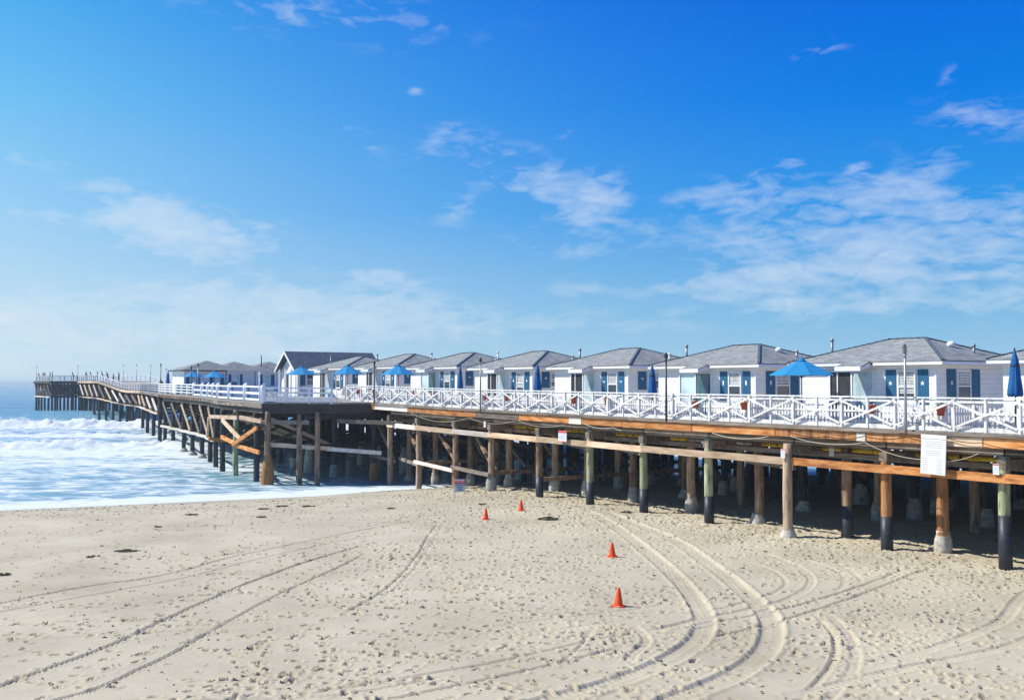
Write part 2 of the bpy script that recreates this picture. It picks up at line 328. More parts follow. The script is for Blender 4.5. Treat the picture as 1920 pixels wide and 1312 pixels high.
# footprints
def stamp(cx, cy, ang, ln, wd, dep):
    i0,i1,j0,j1 = window(cx,cy,ln*1.3)
    if i1<=i0 or j1<=j0: return
    dx = X[j0:j1,i0:i1]-cx; dy = Y[j0:j1,i0:i1]-cy
    a = dx*math.cos(ang)+dy*math.sin(ang); c = -dx*math.sin(ang)+dy*math.cos(ang)
    r = np.sqrt((a/ln)**2+(c/(wd*(1+.25*a/ln)))**2)
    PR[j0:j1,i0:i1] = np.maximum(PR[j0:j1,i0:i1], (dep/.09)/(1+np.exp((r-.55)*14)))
    Z[j0:j1,i0:i1] += -dep/(1+np.exp((r-.6)*22)) + dep*.38*np.exp(-((r-.88)/.2)**2)
cnt = 0
while cnt < 700:         # walking lines of 3-12 steps
    yy = 17+ (rng.rand()**1.1)*38; hwid = .56*yy; xx = rng.uniform(-hwid, hwid)
    if shore_dist(np.array([xx]),np.array([yy]))[0] < 7: continue
    dens = fbm(np.array([xx*.13]),np.array([yy*.13]),3,77)[0]
    tloc = xx*DV.x+yy*DV.y; 
    if dens < .46 and rng.rand() < .75: continue
    ang = rng.choice([.12,.2,.05,3.3,1.2,-.4, 2.0])+rng.normal(0,.3); st = rng.uniform(.55,.8); cx, cy = xx, yy
    for k in range(rng.randint(3,11)):
        sd = .11*(1 if k%2 else -1)
        stamp(cx-math.sin(ang)*sd, cy+math.cos(ang)*sd, ang+rng.normal(0,.15), .17*rng.uniform(.8,1.15), .085*rng.uniform(.8,1.2), rng.uniform(.06,.11))
        ang += rng.normal(0,.06); cx += math.cos(ang)*st; cy += math.sin(ang)*st
    cnt += 1
for k in range(900):      # stray scuffs
    yy = 17+rng.rand()*40; xx = rng.uniform(-.56*yy,.56*yy)
    if shore_dist(np.array([xx]),np.array([yy]))[0] < 5: continue
    stamp(xx, yy, rng.uniform(0,3.14), rng.uniform(.08,.2), rng.uniform(.05,.1), rng.uniform(.03,.07))
for k in range(900):       # trampled strip along the pier
    t = rng.uniform(10,52); D = 29+rng.normal(0,2.2)+1.5; v = W(t,D)
    stamp(v.x, v.y, rng.uniform(0,3.14), rng.uniform(.12,.25), rng.uniform(.09,.16), rng.uniform(.04,.09))
for pts, hw, dep in tracks:
    if hw >= .2: hw *= 1.3
    elif hw < .11: hw *= .8
    P = np.array([G(*p) for p in pts]); n = len(P)
    # Catmull-Rom
    Q = []
    for i in range(n-1):
        p0, p1, p2, p3 = P[max(i-1,0)], P[i], P[i+1], P[min(i+2,n-1)]
        for u in np.linspace(0,1,40,endpoint=False):
            Q.append(.5*((2*p1)+(-p0+p2)*u+(2*p0-5*p1+4*p2-p3)*u*u+(-p0+3*p1-3*p2+p3)*u**3))
    Q = np.array(Q); sl = np.r_[0,np.cumsum(np.hypot(*np.diff(Q,axis=0).T))]
    m_ = max(4,int(sl[-1]/.035)); s_ = np.linspace(0,sl[-1],m_); Q = np.c_[np.interp(s_,sl,Q[:,0]),np.interp(s_,sl,Q[:,1])]
    rr = hw*2.0+.08
    x0, x1 = np.searchsorted(xs,[Q[:,0].min()-rr,Q[:,0].max()+rr]); y0, y1 = np.searchsorted(ys,[Q[:,1].min()-rr,Q[:,1].max()+rr])
    dist = np.full((y1-y0,x1-x0), 9.0); arc = np.zeros_like(dist)
    for (cx, cy), sv in zip(Q, s_):
        i0,i1,j0,j1 = window(cx,cy,rr)
        if i1<=i0 or j1<=j0: continue
        dd = np.hypot(X[j0:j1,i0:i1]-cx, Y[j0:j1,i0:i1]-cy)
        sub = dist[j0-y0:j1-y0,i0-x0:i1-x0]; sa = arc[j0-y0:j1-y0,i0-x0:i1-x0]
        k = dd < sub; sub[k] = dd[k]; sa[k] = sv
    u = dist/hw
    fade = .55+.45*np.sin(arc*.35+hw*50)*np.sin(arc*.13+dep*90)
    pr = np.where(u<1, -dep*(1-.35*u**4), 0) + .55*dep*np.exp(-((u-1.22)/.22)**2)
    if hw > .11: pr += np.where(u<.9, .010*np.sin(u*hw*90), 0) + np.where(u<.95, .02*np.sin(arc*2*math.pi/.17+u*2.4)*(.55+.45*np.sin(arc*.5)), 0)
    pr = pr*(.6+.4*fade)*np.clip(arc/.8,0,1)*np.clip((sl[-1]-arc)/.8,0,1)
    fl_ = np.clip((1.25-u)/.25,0,1)*(.95 if hw > .11 else .8)*np.clip(.35+.9*fade,0,1)
    Z[y0:y1,x0:x1] = Z0[y0:y1,x0:x1]*fl_ + Z[y0:y1,x0:x1]*(1-fl_) + np.where(u<2.6, pr, 0)
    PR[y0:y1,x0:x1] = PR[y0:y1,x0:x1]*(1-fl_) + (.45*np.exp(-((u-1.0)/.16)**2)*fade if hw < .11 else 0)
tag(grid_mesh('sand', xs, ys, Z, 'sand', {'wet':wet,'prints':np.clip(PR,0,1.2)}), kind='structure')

# ------------------------------------------------------------------ sea
m, nt, b = newmat('sea'); LK = nt.links
tc = N(nt,'ShaderNodeTexCoord'); fa = N(nt,'ShaderNodeAttribute',attribute_name='foam'); ga = N(nt,'ShaderNodeAttribute',attribute_name='green'); fl = N(nt,'ShaderNodeAttribute',attribute_name='far')
mp = N(nt,'ShaderNodeMapping'); mp.inputs['Scale'].default_value=(.42,.80,1); LK.new(tc.outputs['Object'], mp.inputs['Vector'])
wn = N(nt,'ShaderNodeTexNoise'); wn.inputs['Scale'].default_value=1; wn.inputs['Detail'].default_value=9; wn.inputs['Roughness'].default_value=.62; wn.inputs['Distortion'].default_value=1.1; LK.new(mp.outputs[0], wn.inputs['Vector'])
wm = N(nt,'ShaderNodeMath',operation='MULTIPLY_ADD'); wm.inputs[1].default_value=2.2; wm.inputs[2].default_value=-1.1; LK.new(wn.outputs['Fac'], wm.inputs[0])
sm = N(nt,'ShaderNodeMath',operation='ADD'); LK.new(wm.outputs[0], sm.inputs[0]); LK.new(fa.outputs['Fac'], sm.inputs[1])
fr = ramp(nt, [(.28,(.03,.03,.03)),(.44,(.30,.30,.30)),(.58,(.74,.74,.74)),(.8,(1,1,1))]); LK.new(sm.outputs[0], fr.inputs[0])
c1 = N(nt,'ShaderNodeMix',data_type='RGBA'); c1.inputs['A'].default_value=(.012,.15,.30,1); c1.inputs['B'].default_value=(.15,.33,.42,1); LK.new(ga.outputs['Fac'], c1.inputs['Factor'])
LK.new(c1.outputs['Result'], b.inputs['Base Color']); b.inputs['Roughness'].default_value=.16; b.inputs['IOR'].default_value=1.33
mp2 = N(nt,'ShaderNodeMapping'); mp2.inputs['Scale'].default_value=(.5,1.5,1); LK.new(tc.outputs['Object'], mp2.inputs['Vector'])
w2 = N(nt,'ShaderNodeTexNoise'); w2.inputs['Scale'].default_value=1.1; w2.inputs['Detail'].default_value=7; w2.inputs['Roughness'].default_value=.6; LK.new(mp2.outputs[0], w2.inputs['Vector'])
bp = N(nt,'ShaderNodeBump'); bp.inputs['Strength'].default_value=.8; bp.inputs['Distance'].default_value=.4; LK.new(w2.outputs['Fac'], bp.inputs['Height']); LK.new(bp.outputs[0], b.inputs['Normal'])
fo = N(nt,'ShaderNodeBsdfDiffuse'); fo.inputs['Color'].default_value=(.60,.65,.68,1)
bp2 = N(nt,'ShaderNodeBump'); bp2.inputs['Strength'].default_value=.7; bp2.inputs['Distance'].default_value=.25; LK.new(wn.outputs['Fac'], bp2.inputs['Height']); LK.new(bp2.outputs[0], fo.inputs['Normal'])
ms = N(nt,'ShaderNodeMixShader'); LK.new(fr.outputs[0], ms.inputs[0]); LK.new(b.outputs[0], ms.inputs[1]); LK.new(fo.outputs[0], ms.inputs[2]); LK.new(ms.outputs[0], nt.nodes['Material Output'].inputs['Surface'])

xs = graded([(-25000,-2500,4000,600),(-2500,-300,250,20),(-300,-100,5,1),(-100,50,.4,.4),(50,120,.5,3),(120,800,6,60),(800,25000,200,4000)])
ys = graded([(-300,30,60,3),(30,48,1,.3),(48,100,.25,.35),(100,215,.35,.5),(215,400,.7,3),(400,2500,5,60),(2500,25000,100,2500)])
X, Y = np.meshgrid(xs, ys); w = Y + .10*X
d = -shore_dist(X, Y)
n_a = fbm(X*.045, w*.06, 4, 1); n_b = fbm(X*.18, w*.5, 4, 2); n_c = .45*fbm(X*.45, w*.8, 3, 4)+.55*fbm(X*1.5, w*1.7, 4, 44); lng = fbm(X*.02, w*.03, 2, 8)
def ridge(c, wf, wb):            # steep towards the beach (smaller Y), long behind
    u = w-c; return np.where(u<0, np.exp(-(u/wf)**2), np.exp(-(u/wb)**2))
c1_ = 141+9*(n_a-.5)+5*(lng-.5); c2_ = 96+7*(fbm(X*.05,w*0+3,3,6)-.5); c3_ = 178+8*(lng-.5); c4_ = 118+10*(fbm(X*.04,w*0+9,3,16)-.5)
r1, r2, r3, r4 = ridge(c1_,1.8,6), ridge(c2_,1.2,4), ridge(c3_,4,14), ridge(c4_,1.5,5)
amp = np.clip((d+.5)/14,0,1)
Z = .0 + amp*(1.0*r1*(.4+n_b) + .8*r2*(.2+n_b) + 1.5*r3 + .28*r4*n_b*2)
Z += amp*.12*(n_b-.5) + amp*(1.35*r1+1.15*r2+.5*r4+.06)*(n_c-.5)*1.9
fardamp = np.clip((1200-Y)/1000,.0,1); sw = np.sin(w*2*math.pi/34+3*n_a)*.22*np.clip((Y-195)/40,0,1)*fardamp
Z += sw + .10*np.clip((Y-160)/40,0,1)*fardamp*(fbm(X*.25,w*.5,3,12)-.5)*2
Z = np.where(d<2.5, .02+.03*(n_b-.5), Z)
Z = np.where(d<-3, -.6, Z)         # the sheet runs under the beach
def bump1(y, c, s): return np.exp(-((y-c)/s)**2)
foam = .08+0*X
foam = np.maximum(foam, np.clip(1-(d-1.5)/4.5,0,1)*1.25)
foam = np.maximum(foam, (.50*np.clip((d-2)/3,0,1)+ .55*(n_a-.5) + .35*(n_b-.5))*(w<95))
foam = np.maximum(foam, .80*bump1(w,90,10)); foam = np.maximum(foam, .66*bump1(w,78,7))
foam = np.maximum(foam, (.50+.6*(n_a-.5))*((w>88)&(w<c1_+10)))
foam = np.maximum(foam, 1.0*ridge(c2_-.6,1.5,2.6)*(.5+n_b)); foam = np.maximum(foam, 1.1*ridge(c1_-1,2.4,7)*(.5+n_b))
foam = np.maximum(foam, .9*ridge(c4_-1,2,4))
left = np.clip((-62-X)/14,0,1)
foam = np.maximum(foam, (.55+.35*(n_a-.5)*2)*bump1(w,164,10)*(.35+.65*left))
foam = np.where(w>190, .03, foam)
undp = np.clip((X*MV.x+Y*MV.y-27)/5,0,1)
foam = foam - .42*undp*(w<92)*(d>1)        # little foam among the piles
green = np.clip(1-np.abs(w-168)/22,0,1)*.6 + np.clip((130-w)/50,0,1)*1.0 + .35*(w<200)
green = np.clip(green + (n_a-.5)*.5,0,1)*(w<205)
tag(grid_mesh('sea', xs, ys, Z, 'sea', {'foam':foam,'green':green,'far':X*0}), kind='structure')
def sea_z(x,y): return 0.0

# ------------------------------------------------------------------ pier
class Fr:                       # local coordinates of a thing standing at (t0, D0, z0) on the pier
    def __init__(s, name, label, cat, t0, D0, z0, group=None, rz=0):
        s.t0, s.D0, s.z0 = t0, D0, z0; s.o = empty(name, label, cat, W(t0, D0, z0), ROT, group)
    def __call__(s, t, D, z): return Vector((-(t-s.t0), D-s.D0, z-s.z0))
FRONT = [(5,30),(59.7,30),(59.7,27.6),(62.4,23.4),(73.5,24.2),(85.4,26.9),(109,29.7),(153,38.5),(169.6,40),(190,40.6),(217,42.4),(217,37.4),(236,37.4)]
BACK = [(5,59),(112,59),(112,49.6),(153,49.2),(217,49.2),(217,52.5),(236,52.5)]
def edge(poly, t):
    for (a, A), (b_, B) in zip(poly, poly[1:]):
        if a <= t <= b_ and b_ > a: return A+(B-A)*(t-a)/(b_-a)
    return poly[-1][1]
P = Fr('pier', 'long wooden pier on rows of pilings running from the beach out over the sea', 'pier', 5, 30, 0)
ts = sorted(set([5]+[5+i*3 for i in range(78)]+[a for a, _ in FRONT+BACK]))
ts2 = []
for t in ts:
    ts2.append(t)
    if t in (59.7, 112, 217): ts2.append(t+1e-3)
mb = MB(); vs = []; fs = []
for i, t in enumerate(ts2):
    e = 1e-4
    Df = edge(FRONT[:2], t) if t <= 59.7 else edge(FRONT[2:-2] if t <= 217 else FRONT[-2:], t)
    Db = edge(BACK[:2], t) if t <= 112 else edge(BACK[2:5] if t <= 217 else BACK[-2:], t)
    z = dz(t)
    vs += [P(t,Df,z), P(t,Db,z), P(t,Db,z-.14), P(t,Df,z-.14)]
    if i:
        k = 4*(i-1)
        for a in range(4): fs.append((k+a, k+(a+1)%4, k+4+(a+1)%4, k+4+a))
fs += [(0,1,2,3), tuple(len(vs)-4+j for j in (3,2,1,0))]
mb.add(vs, fs); mb.build('deck', 'deck_boards', P.o)
def pbeam(name, a, b_, w, h, m, up=(0,0,1)):
    return MB().beam(P(*a), P(*b_), w, h, up).build(name, m, P.o)
def zoff(t, D, dzv): return (t, D, dz(t)+dzv)
# edge boards of the near section, one colour per weathered plank
for px0, px1, m in [(2040,1841,'beam_orange'),(1841,1762,'beam_light'),(1762,1622,'pile_orange'),(1622,1604,'beam_white'),(1604,1452,'pile_orange'),(1452,1297,'beam_orange'),
        (1297,1166,'beam_orange'),(1166,1090,'beam_orange'),(1090,1066,'beam_white'),(1066,972,'beam_orange'),(972,893,'beam_grey'),(893,805,'beam_orange'),(805,764,'pile_orange'),(764,702,'beam_white'),(702,648,'beam_orange')]:
    a, b_ = t_at(px0, 29.9), t_at(px1, 29.9); j = random.uniform(-.015,.015)
    pbeam('edge_board', zoff(a+.02,29.93+j,-.30+j), zoff(b_-.02,29.93+j,-.30+j), .07, .30, m)
for a in np.arange(6, 59, 7.0):
    pbeam('deck_nosing', zoff(a,29.86,-.09), zoff(min(a+6.98,59.6),29.86,-.09), .09, .09, 'beam_grey')
bents = [8.8,12.8,16.9,21.1,25.1,29.5,33.5,37.3,41.4,45.9,49.7,54.1,57.8]
benB = [61.0,64.8,69.8,73.3,78,83,88.1,92.5,97.2,103,108.5]
benC = [114.5,125,137,148.5]+[154.5+i*5.9 for i in range(11)]
benD = [217.6,221.4,225.2,229,232.6,235.4]
rowsA = [30.3,32.2,36.5,41,45.5,50,54.5,58.3]
# main timbers under the edge
for a, b_ in zip(bents[:-1], bents[1:]):
    j = random.uniform(-.03,.03)
    pbeam('stringer', zoff(a+.03,30.45,-.60+j), zoff(b_-.03,30.45,-.60+j), .22, .30, random.choice(['beam_grey','beam_dark','beam_grey']))
    pbeam('inner_beam', zoff(a+.03,31.25+j,-1.14), zoff(b_-.03,31.25+j,-1.14), .14, .19, random.choice(['beam_grey','pile_brown']))
wal = {8.8:'beam_orange',12.8:'beam_orange',16.9:'beam_orange',21.1:'beam_orange',25.1:'beam_light',29.5:'beam_light',33.5:'beam_light',37.3:'beam_light',41.4:'beam_light',45.9:'beam_white',49.7:'beam_light',54.1:'beam_white'}
for a, b_ in zip(bents[:-1], bents[1:]):
    pbeam('waler', zoff(a-.3,30.02,-1.39), zoff(b_-.25,29.98,-1.37), .12, .27, wal[a])
    if random.random() < .6: pbeam('waler', zoff(a+.2,30.62,-1.66), zoff(b_-.9,31.6,-1.66), .14, .2, 'beam_grey')
for D in (34,38.5,43,47.5,52,56.5):
    for a, b_ in ((6,22),(22,38),(38,54),(54,70),(70,86),(86,104),(104,112)):
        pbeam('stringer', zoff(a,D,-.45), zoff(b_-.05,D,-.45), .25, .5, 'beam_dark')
for t in bents+benB:
    f0 = edge(FRONT[2:],t) if t > 59.7 else 30
    pbeam('cap_beam', zoff(t,f0+.15,-.98), zoff(t,58.9,-.98), .3, .3, 'beam_grey' if t < 60 else 'beam_dark')
# low walers and X braces between t 45 and 66
for a, b_ in ((45.9,49.7),(49.7,54.1),(54.1,57.8),(57.8,62)):
    pbeam('waler', (a-.2,30.05+.5*(a>50),1.45+random.uniform(-.15,.2)), (b_-.1,30.0+.9*(a>50),1.62+random.uniform(-.1,.15)), .13, .2, 'beam_white' if a in (49.7,) else 'beam_grey')
    pbeam('brace', (a,30.6,1.7), (b_,31.6,3.7), .14, .24, 'pile_brown')
    pbeam('brace', (a+.6,35.8,1.4), (b_,36.3,3.4), .14, .24, 'beam_grey')
for t in (49.7,57.8,62): pbeam('brace', (t,31,3.7), (t,40,1.6), .14, .25, 'beam_grey')
for t in (41.4,45.9,54.1,64.8): pbeam('waler', (t,30.5,1.6), (t,45,1.6), .14, .22, 'pile_brown')
for t in bents[2:]:
    if random.random() < .7: pbeam('brace', (t,36.6,3.9), (t,41,1.7), .14, .22, 'beam_dark')
    pbeam('brace', (t,45.6,3.9), (t,50,1.9), .14, .22, 'beam_dark'); pbeam('brace', (t+.2,50,3.9), (t+.2,45.6,1.9), .14, .22, 'beam_dark')

for t in np.arange(16, 108, 4.6):
    for D, z in ((44,2.9),(49,2.1),(54,3.3),(57.5,2.6)):
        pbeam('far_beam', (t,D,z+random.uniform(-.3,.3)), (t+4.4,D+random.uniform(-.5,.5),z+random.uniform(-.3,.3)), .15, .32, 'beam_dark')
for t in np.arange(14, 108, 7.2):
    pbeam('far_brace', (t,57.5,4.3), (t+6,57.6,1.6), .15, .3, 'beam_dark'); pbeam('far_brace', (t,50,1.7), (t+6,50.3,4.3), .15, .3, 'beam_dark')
# pilings: (t, D) , radius, timber, foot
piles = []
frontA = {12.8:('pile_tan','sleeve',1.3),16.9:('pile_green','sleeve',1.65),21.1:('pile_orange','sleeve',1.15),25.1:('pile_tan','cone',0),29.5:('pile_green','sleeve',1.1),33.5:('pile_green','sleeve',1.05),37.3:('pile_green','sleeve',1.05),41.4:('pile_brown','sleeve',1.03),45.9:('pile_tan','bell',0),49.7:('pile_brown',None,0),54.1:('pile_tan',None,0),57.8:('pile_tan',None,0),8.8:('pile_tan','bell',0)}
for t in bents:
    for r_i, D in enumerate(rowsA):
        top = dz(t)-.72 if r_i < 1 else dz(t)-.8
        if r_i == 0:
            m_, ft, fh = frontA[t]; Dd = 30.32 if t != 25.1 else 30.0; piles.append((t, Dd, .185, m_, ft, fh, top))
        elif r_i == 1:
            tt = {16.9:19.7,21.1:23.6,25.1:28.2,29.5:32.4,33.5:37.0,37.3:40.6,12.8:15.5}.get(t, t+random.uniform(1.5,2.5))
            D2 = {16.9:31.45,21.1:31.5,25.1:31.8,29.5:32.2,33.5:32.8}.get(t, 32.8)
            m_ = 'pile_orange' if t == 16.9 else random.choice(['pile_tan','pile_brown','pile_tan'])
            ft, fh = {16.9:('bell',0),21.1:('sleeve',1.2),25.1:('cone',0),29.5:('bell',0),33.5:('bell',0)}.get(t, (random.choice(['bell','bell','cone']),0))
            piles.append((tt, D2, .2, m_, ft, fh, top))
        else:
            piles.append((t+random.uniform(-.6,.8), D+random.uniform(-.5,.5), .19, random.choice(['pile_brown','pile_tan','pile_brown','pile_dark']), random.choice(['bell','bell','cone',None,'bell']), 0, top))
for t in benB:
    f0 = edge(FRONT[2:],t); n = 7 if t < 90 else 6
    for k in range(n):
        D = f0+.35 + (58.3-f0-.35)*k/(n-1) + (random.uniform(-.4,.4) if k else 0)
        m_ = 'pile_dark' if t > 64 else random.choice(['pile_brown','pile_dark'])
        ft = None
        if k == 0 and t == 61.0: m_, ft = 'pile_brown', 'bulb'
        elif k and t < 75: ft = random.choice(['bulb','bell','bulb'])
        elif t > 84 and k < 2: ft = 'shoe'
        if t == 69.8 and k == 0: m_ = 'pile_green'
        tt = t + (random.uniform(-.4,.4) if k else 0)
        if t == 61.0 and k == 0: D = 23.6+1.9; tt = 61.2; ft = None
        piles.append((tt, D, .2, m_, ft, 0, dz(t)-.75))
piles.append((62.2,23.75,.21,'pile_brown','bulb',0,dz(62)-.6)); piles.append((60.4,26.4,.19,'pile_brown',None,0,dz(62)-.6))
for t in benC:
    f0, b0 = edge(FRONT[3:11],t), 49
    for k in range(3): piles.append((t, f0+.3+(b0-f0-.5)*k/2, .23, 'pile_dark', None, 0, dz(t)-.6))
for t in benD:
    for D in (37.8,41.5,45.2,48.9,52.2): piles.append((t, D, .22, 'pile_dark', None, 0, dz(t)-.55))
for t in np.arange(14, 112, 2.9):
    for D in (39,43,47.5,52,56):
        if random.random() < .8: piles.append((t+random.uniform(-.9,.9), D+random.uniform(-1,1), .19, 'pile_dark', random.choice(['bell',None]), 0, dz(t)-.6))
def pile_mesh(mb, p, ln=None):
    t, D, r, m_, ft, fh, top = p
    g = W(t,D); zb = sand_z(g.x, g.y); low = max(zb, -.0)-.6 if zb > 0 else -1.2
    pts = [P(t,D,low)]; rs = [r*1.06]; lx, ly = [random.uniform(-1,1)*(.012 if ft == 'sleeve' else .06) for _ in (0,1)]
    for i in range(1,8):
        f = i/7; pts.append(P(t+lx*math.sin(f*3.1), D+ly*math.sin(f*3.1), low+(top-low)*f)); rs.append(r*(1.04-.12*f)*random.uniform(.975,1.025))
    mb.tube(pts, rs, 12, True, .02); return zb
def size(p): v = W(p[0],p[1]); return (0 if p[1] < edge(FRONT,p[0])+3.2 else 1, v.y)
order = sorted(piles, key=lambda p: v_y(p)) if False else sorted(piles, key=lambda p: W(p[0],p[1]).y + (14 if p[1] > edge(FRONT[:2] if p[0]<=59.7 else FRONT[2:],p[0])+4 else 0) + (60 if p[1]>47 else 0))
rest = MB(); restf = MB()
for i, p in enumerate(order):
    t, D, r, m_, ft, fh, top = p; single = i < 100
    mb = MB() if single else rest
    zb = pile_mesh(mb, p); zg = max(zb, 0)
    o = mb.build('piling', m_, P.o) if single else None
    fb = MB() if single else restf
    if ft == 'sleeve':
        if single: fb.tube([P(t,D,zg-.5),P(t,D,zg+fh)], [r*1.12,r*1.10], 14); fb.build('sleeve','sleeve',o)
    elif ft:
        prof = {'bell':[(.33,-.5),(.33,.25),(.31,.5),(.25,.72),(r*1.15,.85)], 'cone':[(.42,-.4),(.33,.12),(.24,.3),(r*1.12,.42)],
                'bulb':[(.34,-.8),(.38,.1),(.40,.6),(.34,1.1),(.24,1.5),(r*1.1,1.9)], 'shoe':[(.42,-.6),(.40,.05),(.3,.22),(r*1.05,.3)]}[ft]
        sc = random.uniform(.85,1.15)
        fb.tube([P(t,D,zg+z*sc) for _, z in prof], [rr*sc if j < len(prof)-1 else rr for j, (rr, z) in enumerate(prof)], 14, True, .05)
        if single: fb.build('footing', {'bulb':'rust_orange','shoe':'pile_dark'}.get(ft,'concrete'), o)
tag(rest.build('far_pilings', 'pile_dark', P.o), kind='stuff'); tag(restf.build('far_footings', 'concrete', P.o), kind='stuff')
# platform bulge: dark face timbers, braces in new timber
pl = [(59.72,30.1),(59.72,27.65),(62.4,23.45),(73.5,24.25),(85.4,26.95),(109,29.75),(153,38.55),(169.6,40.05),(190,40.65),(217,42.45)]
for a, b_ in zip(pl[:3], pl[1:3]): pbeam('edge_beam', zoff(*a,-.42), zoff(*b_,-.42), .14, .62, 'beam_dark')
def along(poly, t): return edge(poly, t)
for a, b_ in zip(np.arange(62.5,109,3.9), np.arange(66.4,113,3.9)):
    D0, D1 = along(pl[2:],a), along(pl[2:],b_)
    pbeam('edge_beam', zoff(a,D0+.02,-.26), zoff(b_-.05,D1+.02,-.26), .12, .30, 'beam_grey')
    pbeam('edge_beam', zoff(a,D0+.25,-.6), zoff(b_-.05,D1+.25,-.6), .2, .3, 'beam_dark')
for i in range(24):
    t = 87+i*1.1; D = along(pl[2:],t)
    if t < 111: pbeam('joist_end', zoff(t,D-.12,-.26), zoff(t,D+.5,-.26), .16, .22, 'beam_grey' if i%2 else 'pile_orange')
for a in np.arange(112.5,216,6.5):
    b_ = min(a+6.45,216.9); pbeam('edge_beam', zoff(a,along(pl[2:],a),-.24), zoff(b_,along(pl[2:],b_),-.24), .14, .32, 'beam_light' if a > 150 else 'beam_grey')
for (a, b_) in (((217,37.3),(236,37.3)),((216.95,42.3),(216.95,37.3))): pbeam('edge_beam', zoff(*a,-.3), zoff(*b_,-.3), .14, .4, 'beam_dark')
for (a, b_, m_) in (((61.9,23.2,4.1),(66.2,23.3,4.25),'beam_light'),((67,23.4,4.2),(73.5,23.6,4.1),'beam_light'),((62.3,23.2,2.1),(67.5,23.3,2.35),'beam_orange'),((66.6,23.25,2.4),(70.3,23.4,2.75),'beam_orange'),
        ((62.4,23.1,3.7),(67.2,23.15,2.35),'beam_orange'),((65.9,23.3,2.7),(70.2,23.4,3.95),'beam_light'),((73.2,23.4,4.0),(74.2,23.6,2.6),'beam_light'),((72.6,23.2,2.55),(73.2,24.6,2.3),'beam_orange'),
        ((60.8,26,4.0),(62.4,23.6,4.05),'beam_grey'),((60,27.4,2.3),(62.4,23.6,2.6),'beam_light'),((58,29.8,2.05),(60.3,27,2.3),'beam_white'),((56,30.3,4.0),(60,27.6,4.1),'beam_grey')):
    pbeam('brace', a, b_, .14, .26, m_)
for a, b_ in zip(benB[4:-1], benB[5:]):
    Da, Db_ = along(pl[2:],a)+.05, along(pl[2:],b_)+.05
    pbeam('brace', (b_,Db_,4.55), (a,Da,2.2), .1, .19, random.choice(['beam_light','beam_grey'])); pbeam('waler', (a-.3,Da-.1,2.1), (b_+.2,Db_-.1,2.05), .13, .24, 'beam_white')
    pbeam('brace', (a,Da+4,4.4), (b_,Db_+4,2.3), .13, .24, 'beam_white'); pbeam('brace', (b_,Db_,4.5), (b_,Db_+5,2.2), .13, .22, 'beam_dark')
for t in benB[1:]:
    f0 = along(pl[2:],t); pbeam('brace', (t,f0+.5,4.5), (t,f0+6,2.1), .13, .22, 'beam_light'); pbeam('brace', (t,f0+6,4.5), (t,f0+.5,2.1), .13, .22, 'beam_dark'); pbeam('waler', (t,f0,2.2), (t,f0+14,2.2), .14, .24, 'beam_dark')
for a, b_ in zip(benC[:-1], benC[1:]):
    Da, Db_ = along(pl[2:],a)-.02, along(pl[2:],b_)-.02; o = dz(a)-5.5
    pbeam('brace', (b_-.3,Db_,dz(b_)-.8), (a+.4,Da,3.5+o*.5), .18, .22, random.choice(['beam_white','beam_light','beam_grey'])); pbeam('waler', (a-.3,Da-.1,3.2+o*.5), (b_+.2,Db_-.1,3.15+(dz(b_)-5.5)*.5), .16, .2, random.choice(['beam_white','beam_light','beam_grey']))
for t in benC:
    f0 = along(pl[2:],t); n_ = dz(t)
    pbeam('brace', (t,f0+.4,n_-.9), (t,48.8,3.2), .18, .28, 'beam_dark'); pbeam('brace', (t+.2,48.8,n_-.9), (t+.2,f0+.4,3.2), .18, .28, 'beam_dark'); pbeam('cap_beam', (t,f0,n_-.5), (t,49,n_-.5), .3, .35, 'beam_dark')
for t in benD:
    for a, b_ in zip((37.8,41.5,45.2,48.9),(41.5,45.2,48.9,52.2)):
        pbeam('brace', (t,a,6.5), (t,b_,4.2), .18, .26, 'beam_dark'); pbeam('brace', (t+.15,b_,6.5), (t+.15,a,4.2), .18, .26, 'beam_dark')
    pbeam('waler', (t,37.6,3.9), (t,52.4,3.9), .2, .26, 'beam_dark'); pbeam('cap_beam', (t,37.6,6.75), (t,52.4,6.75), .3, .35, 'beam_dark')
for a, b_ in zip(benD[:-1],benD[1:]):
    pbeam('brace', (b_,37.5,6.6), (a,37.5,4.0), .18, .26, 'beam_grey'); pbeam('waler', (a,37.4,3.9), (b_,37.4,3.9), .2, .24, 'beam_white')

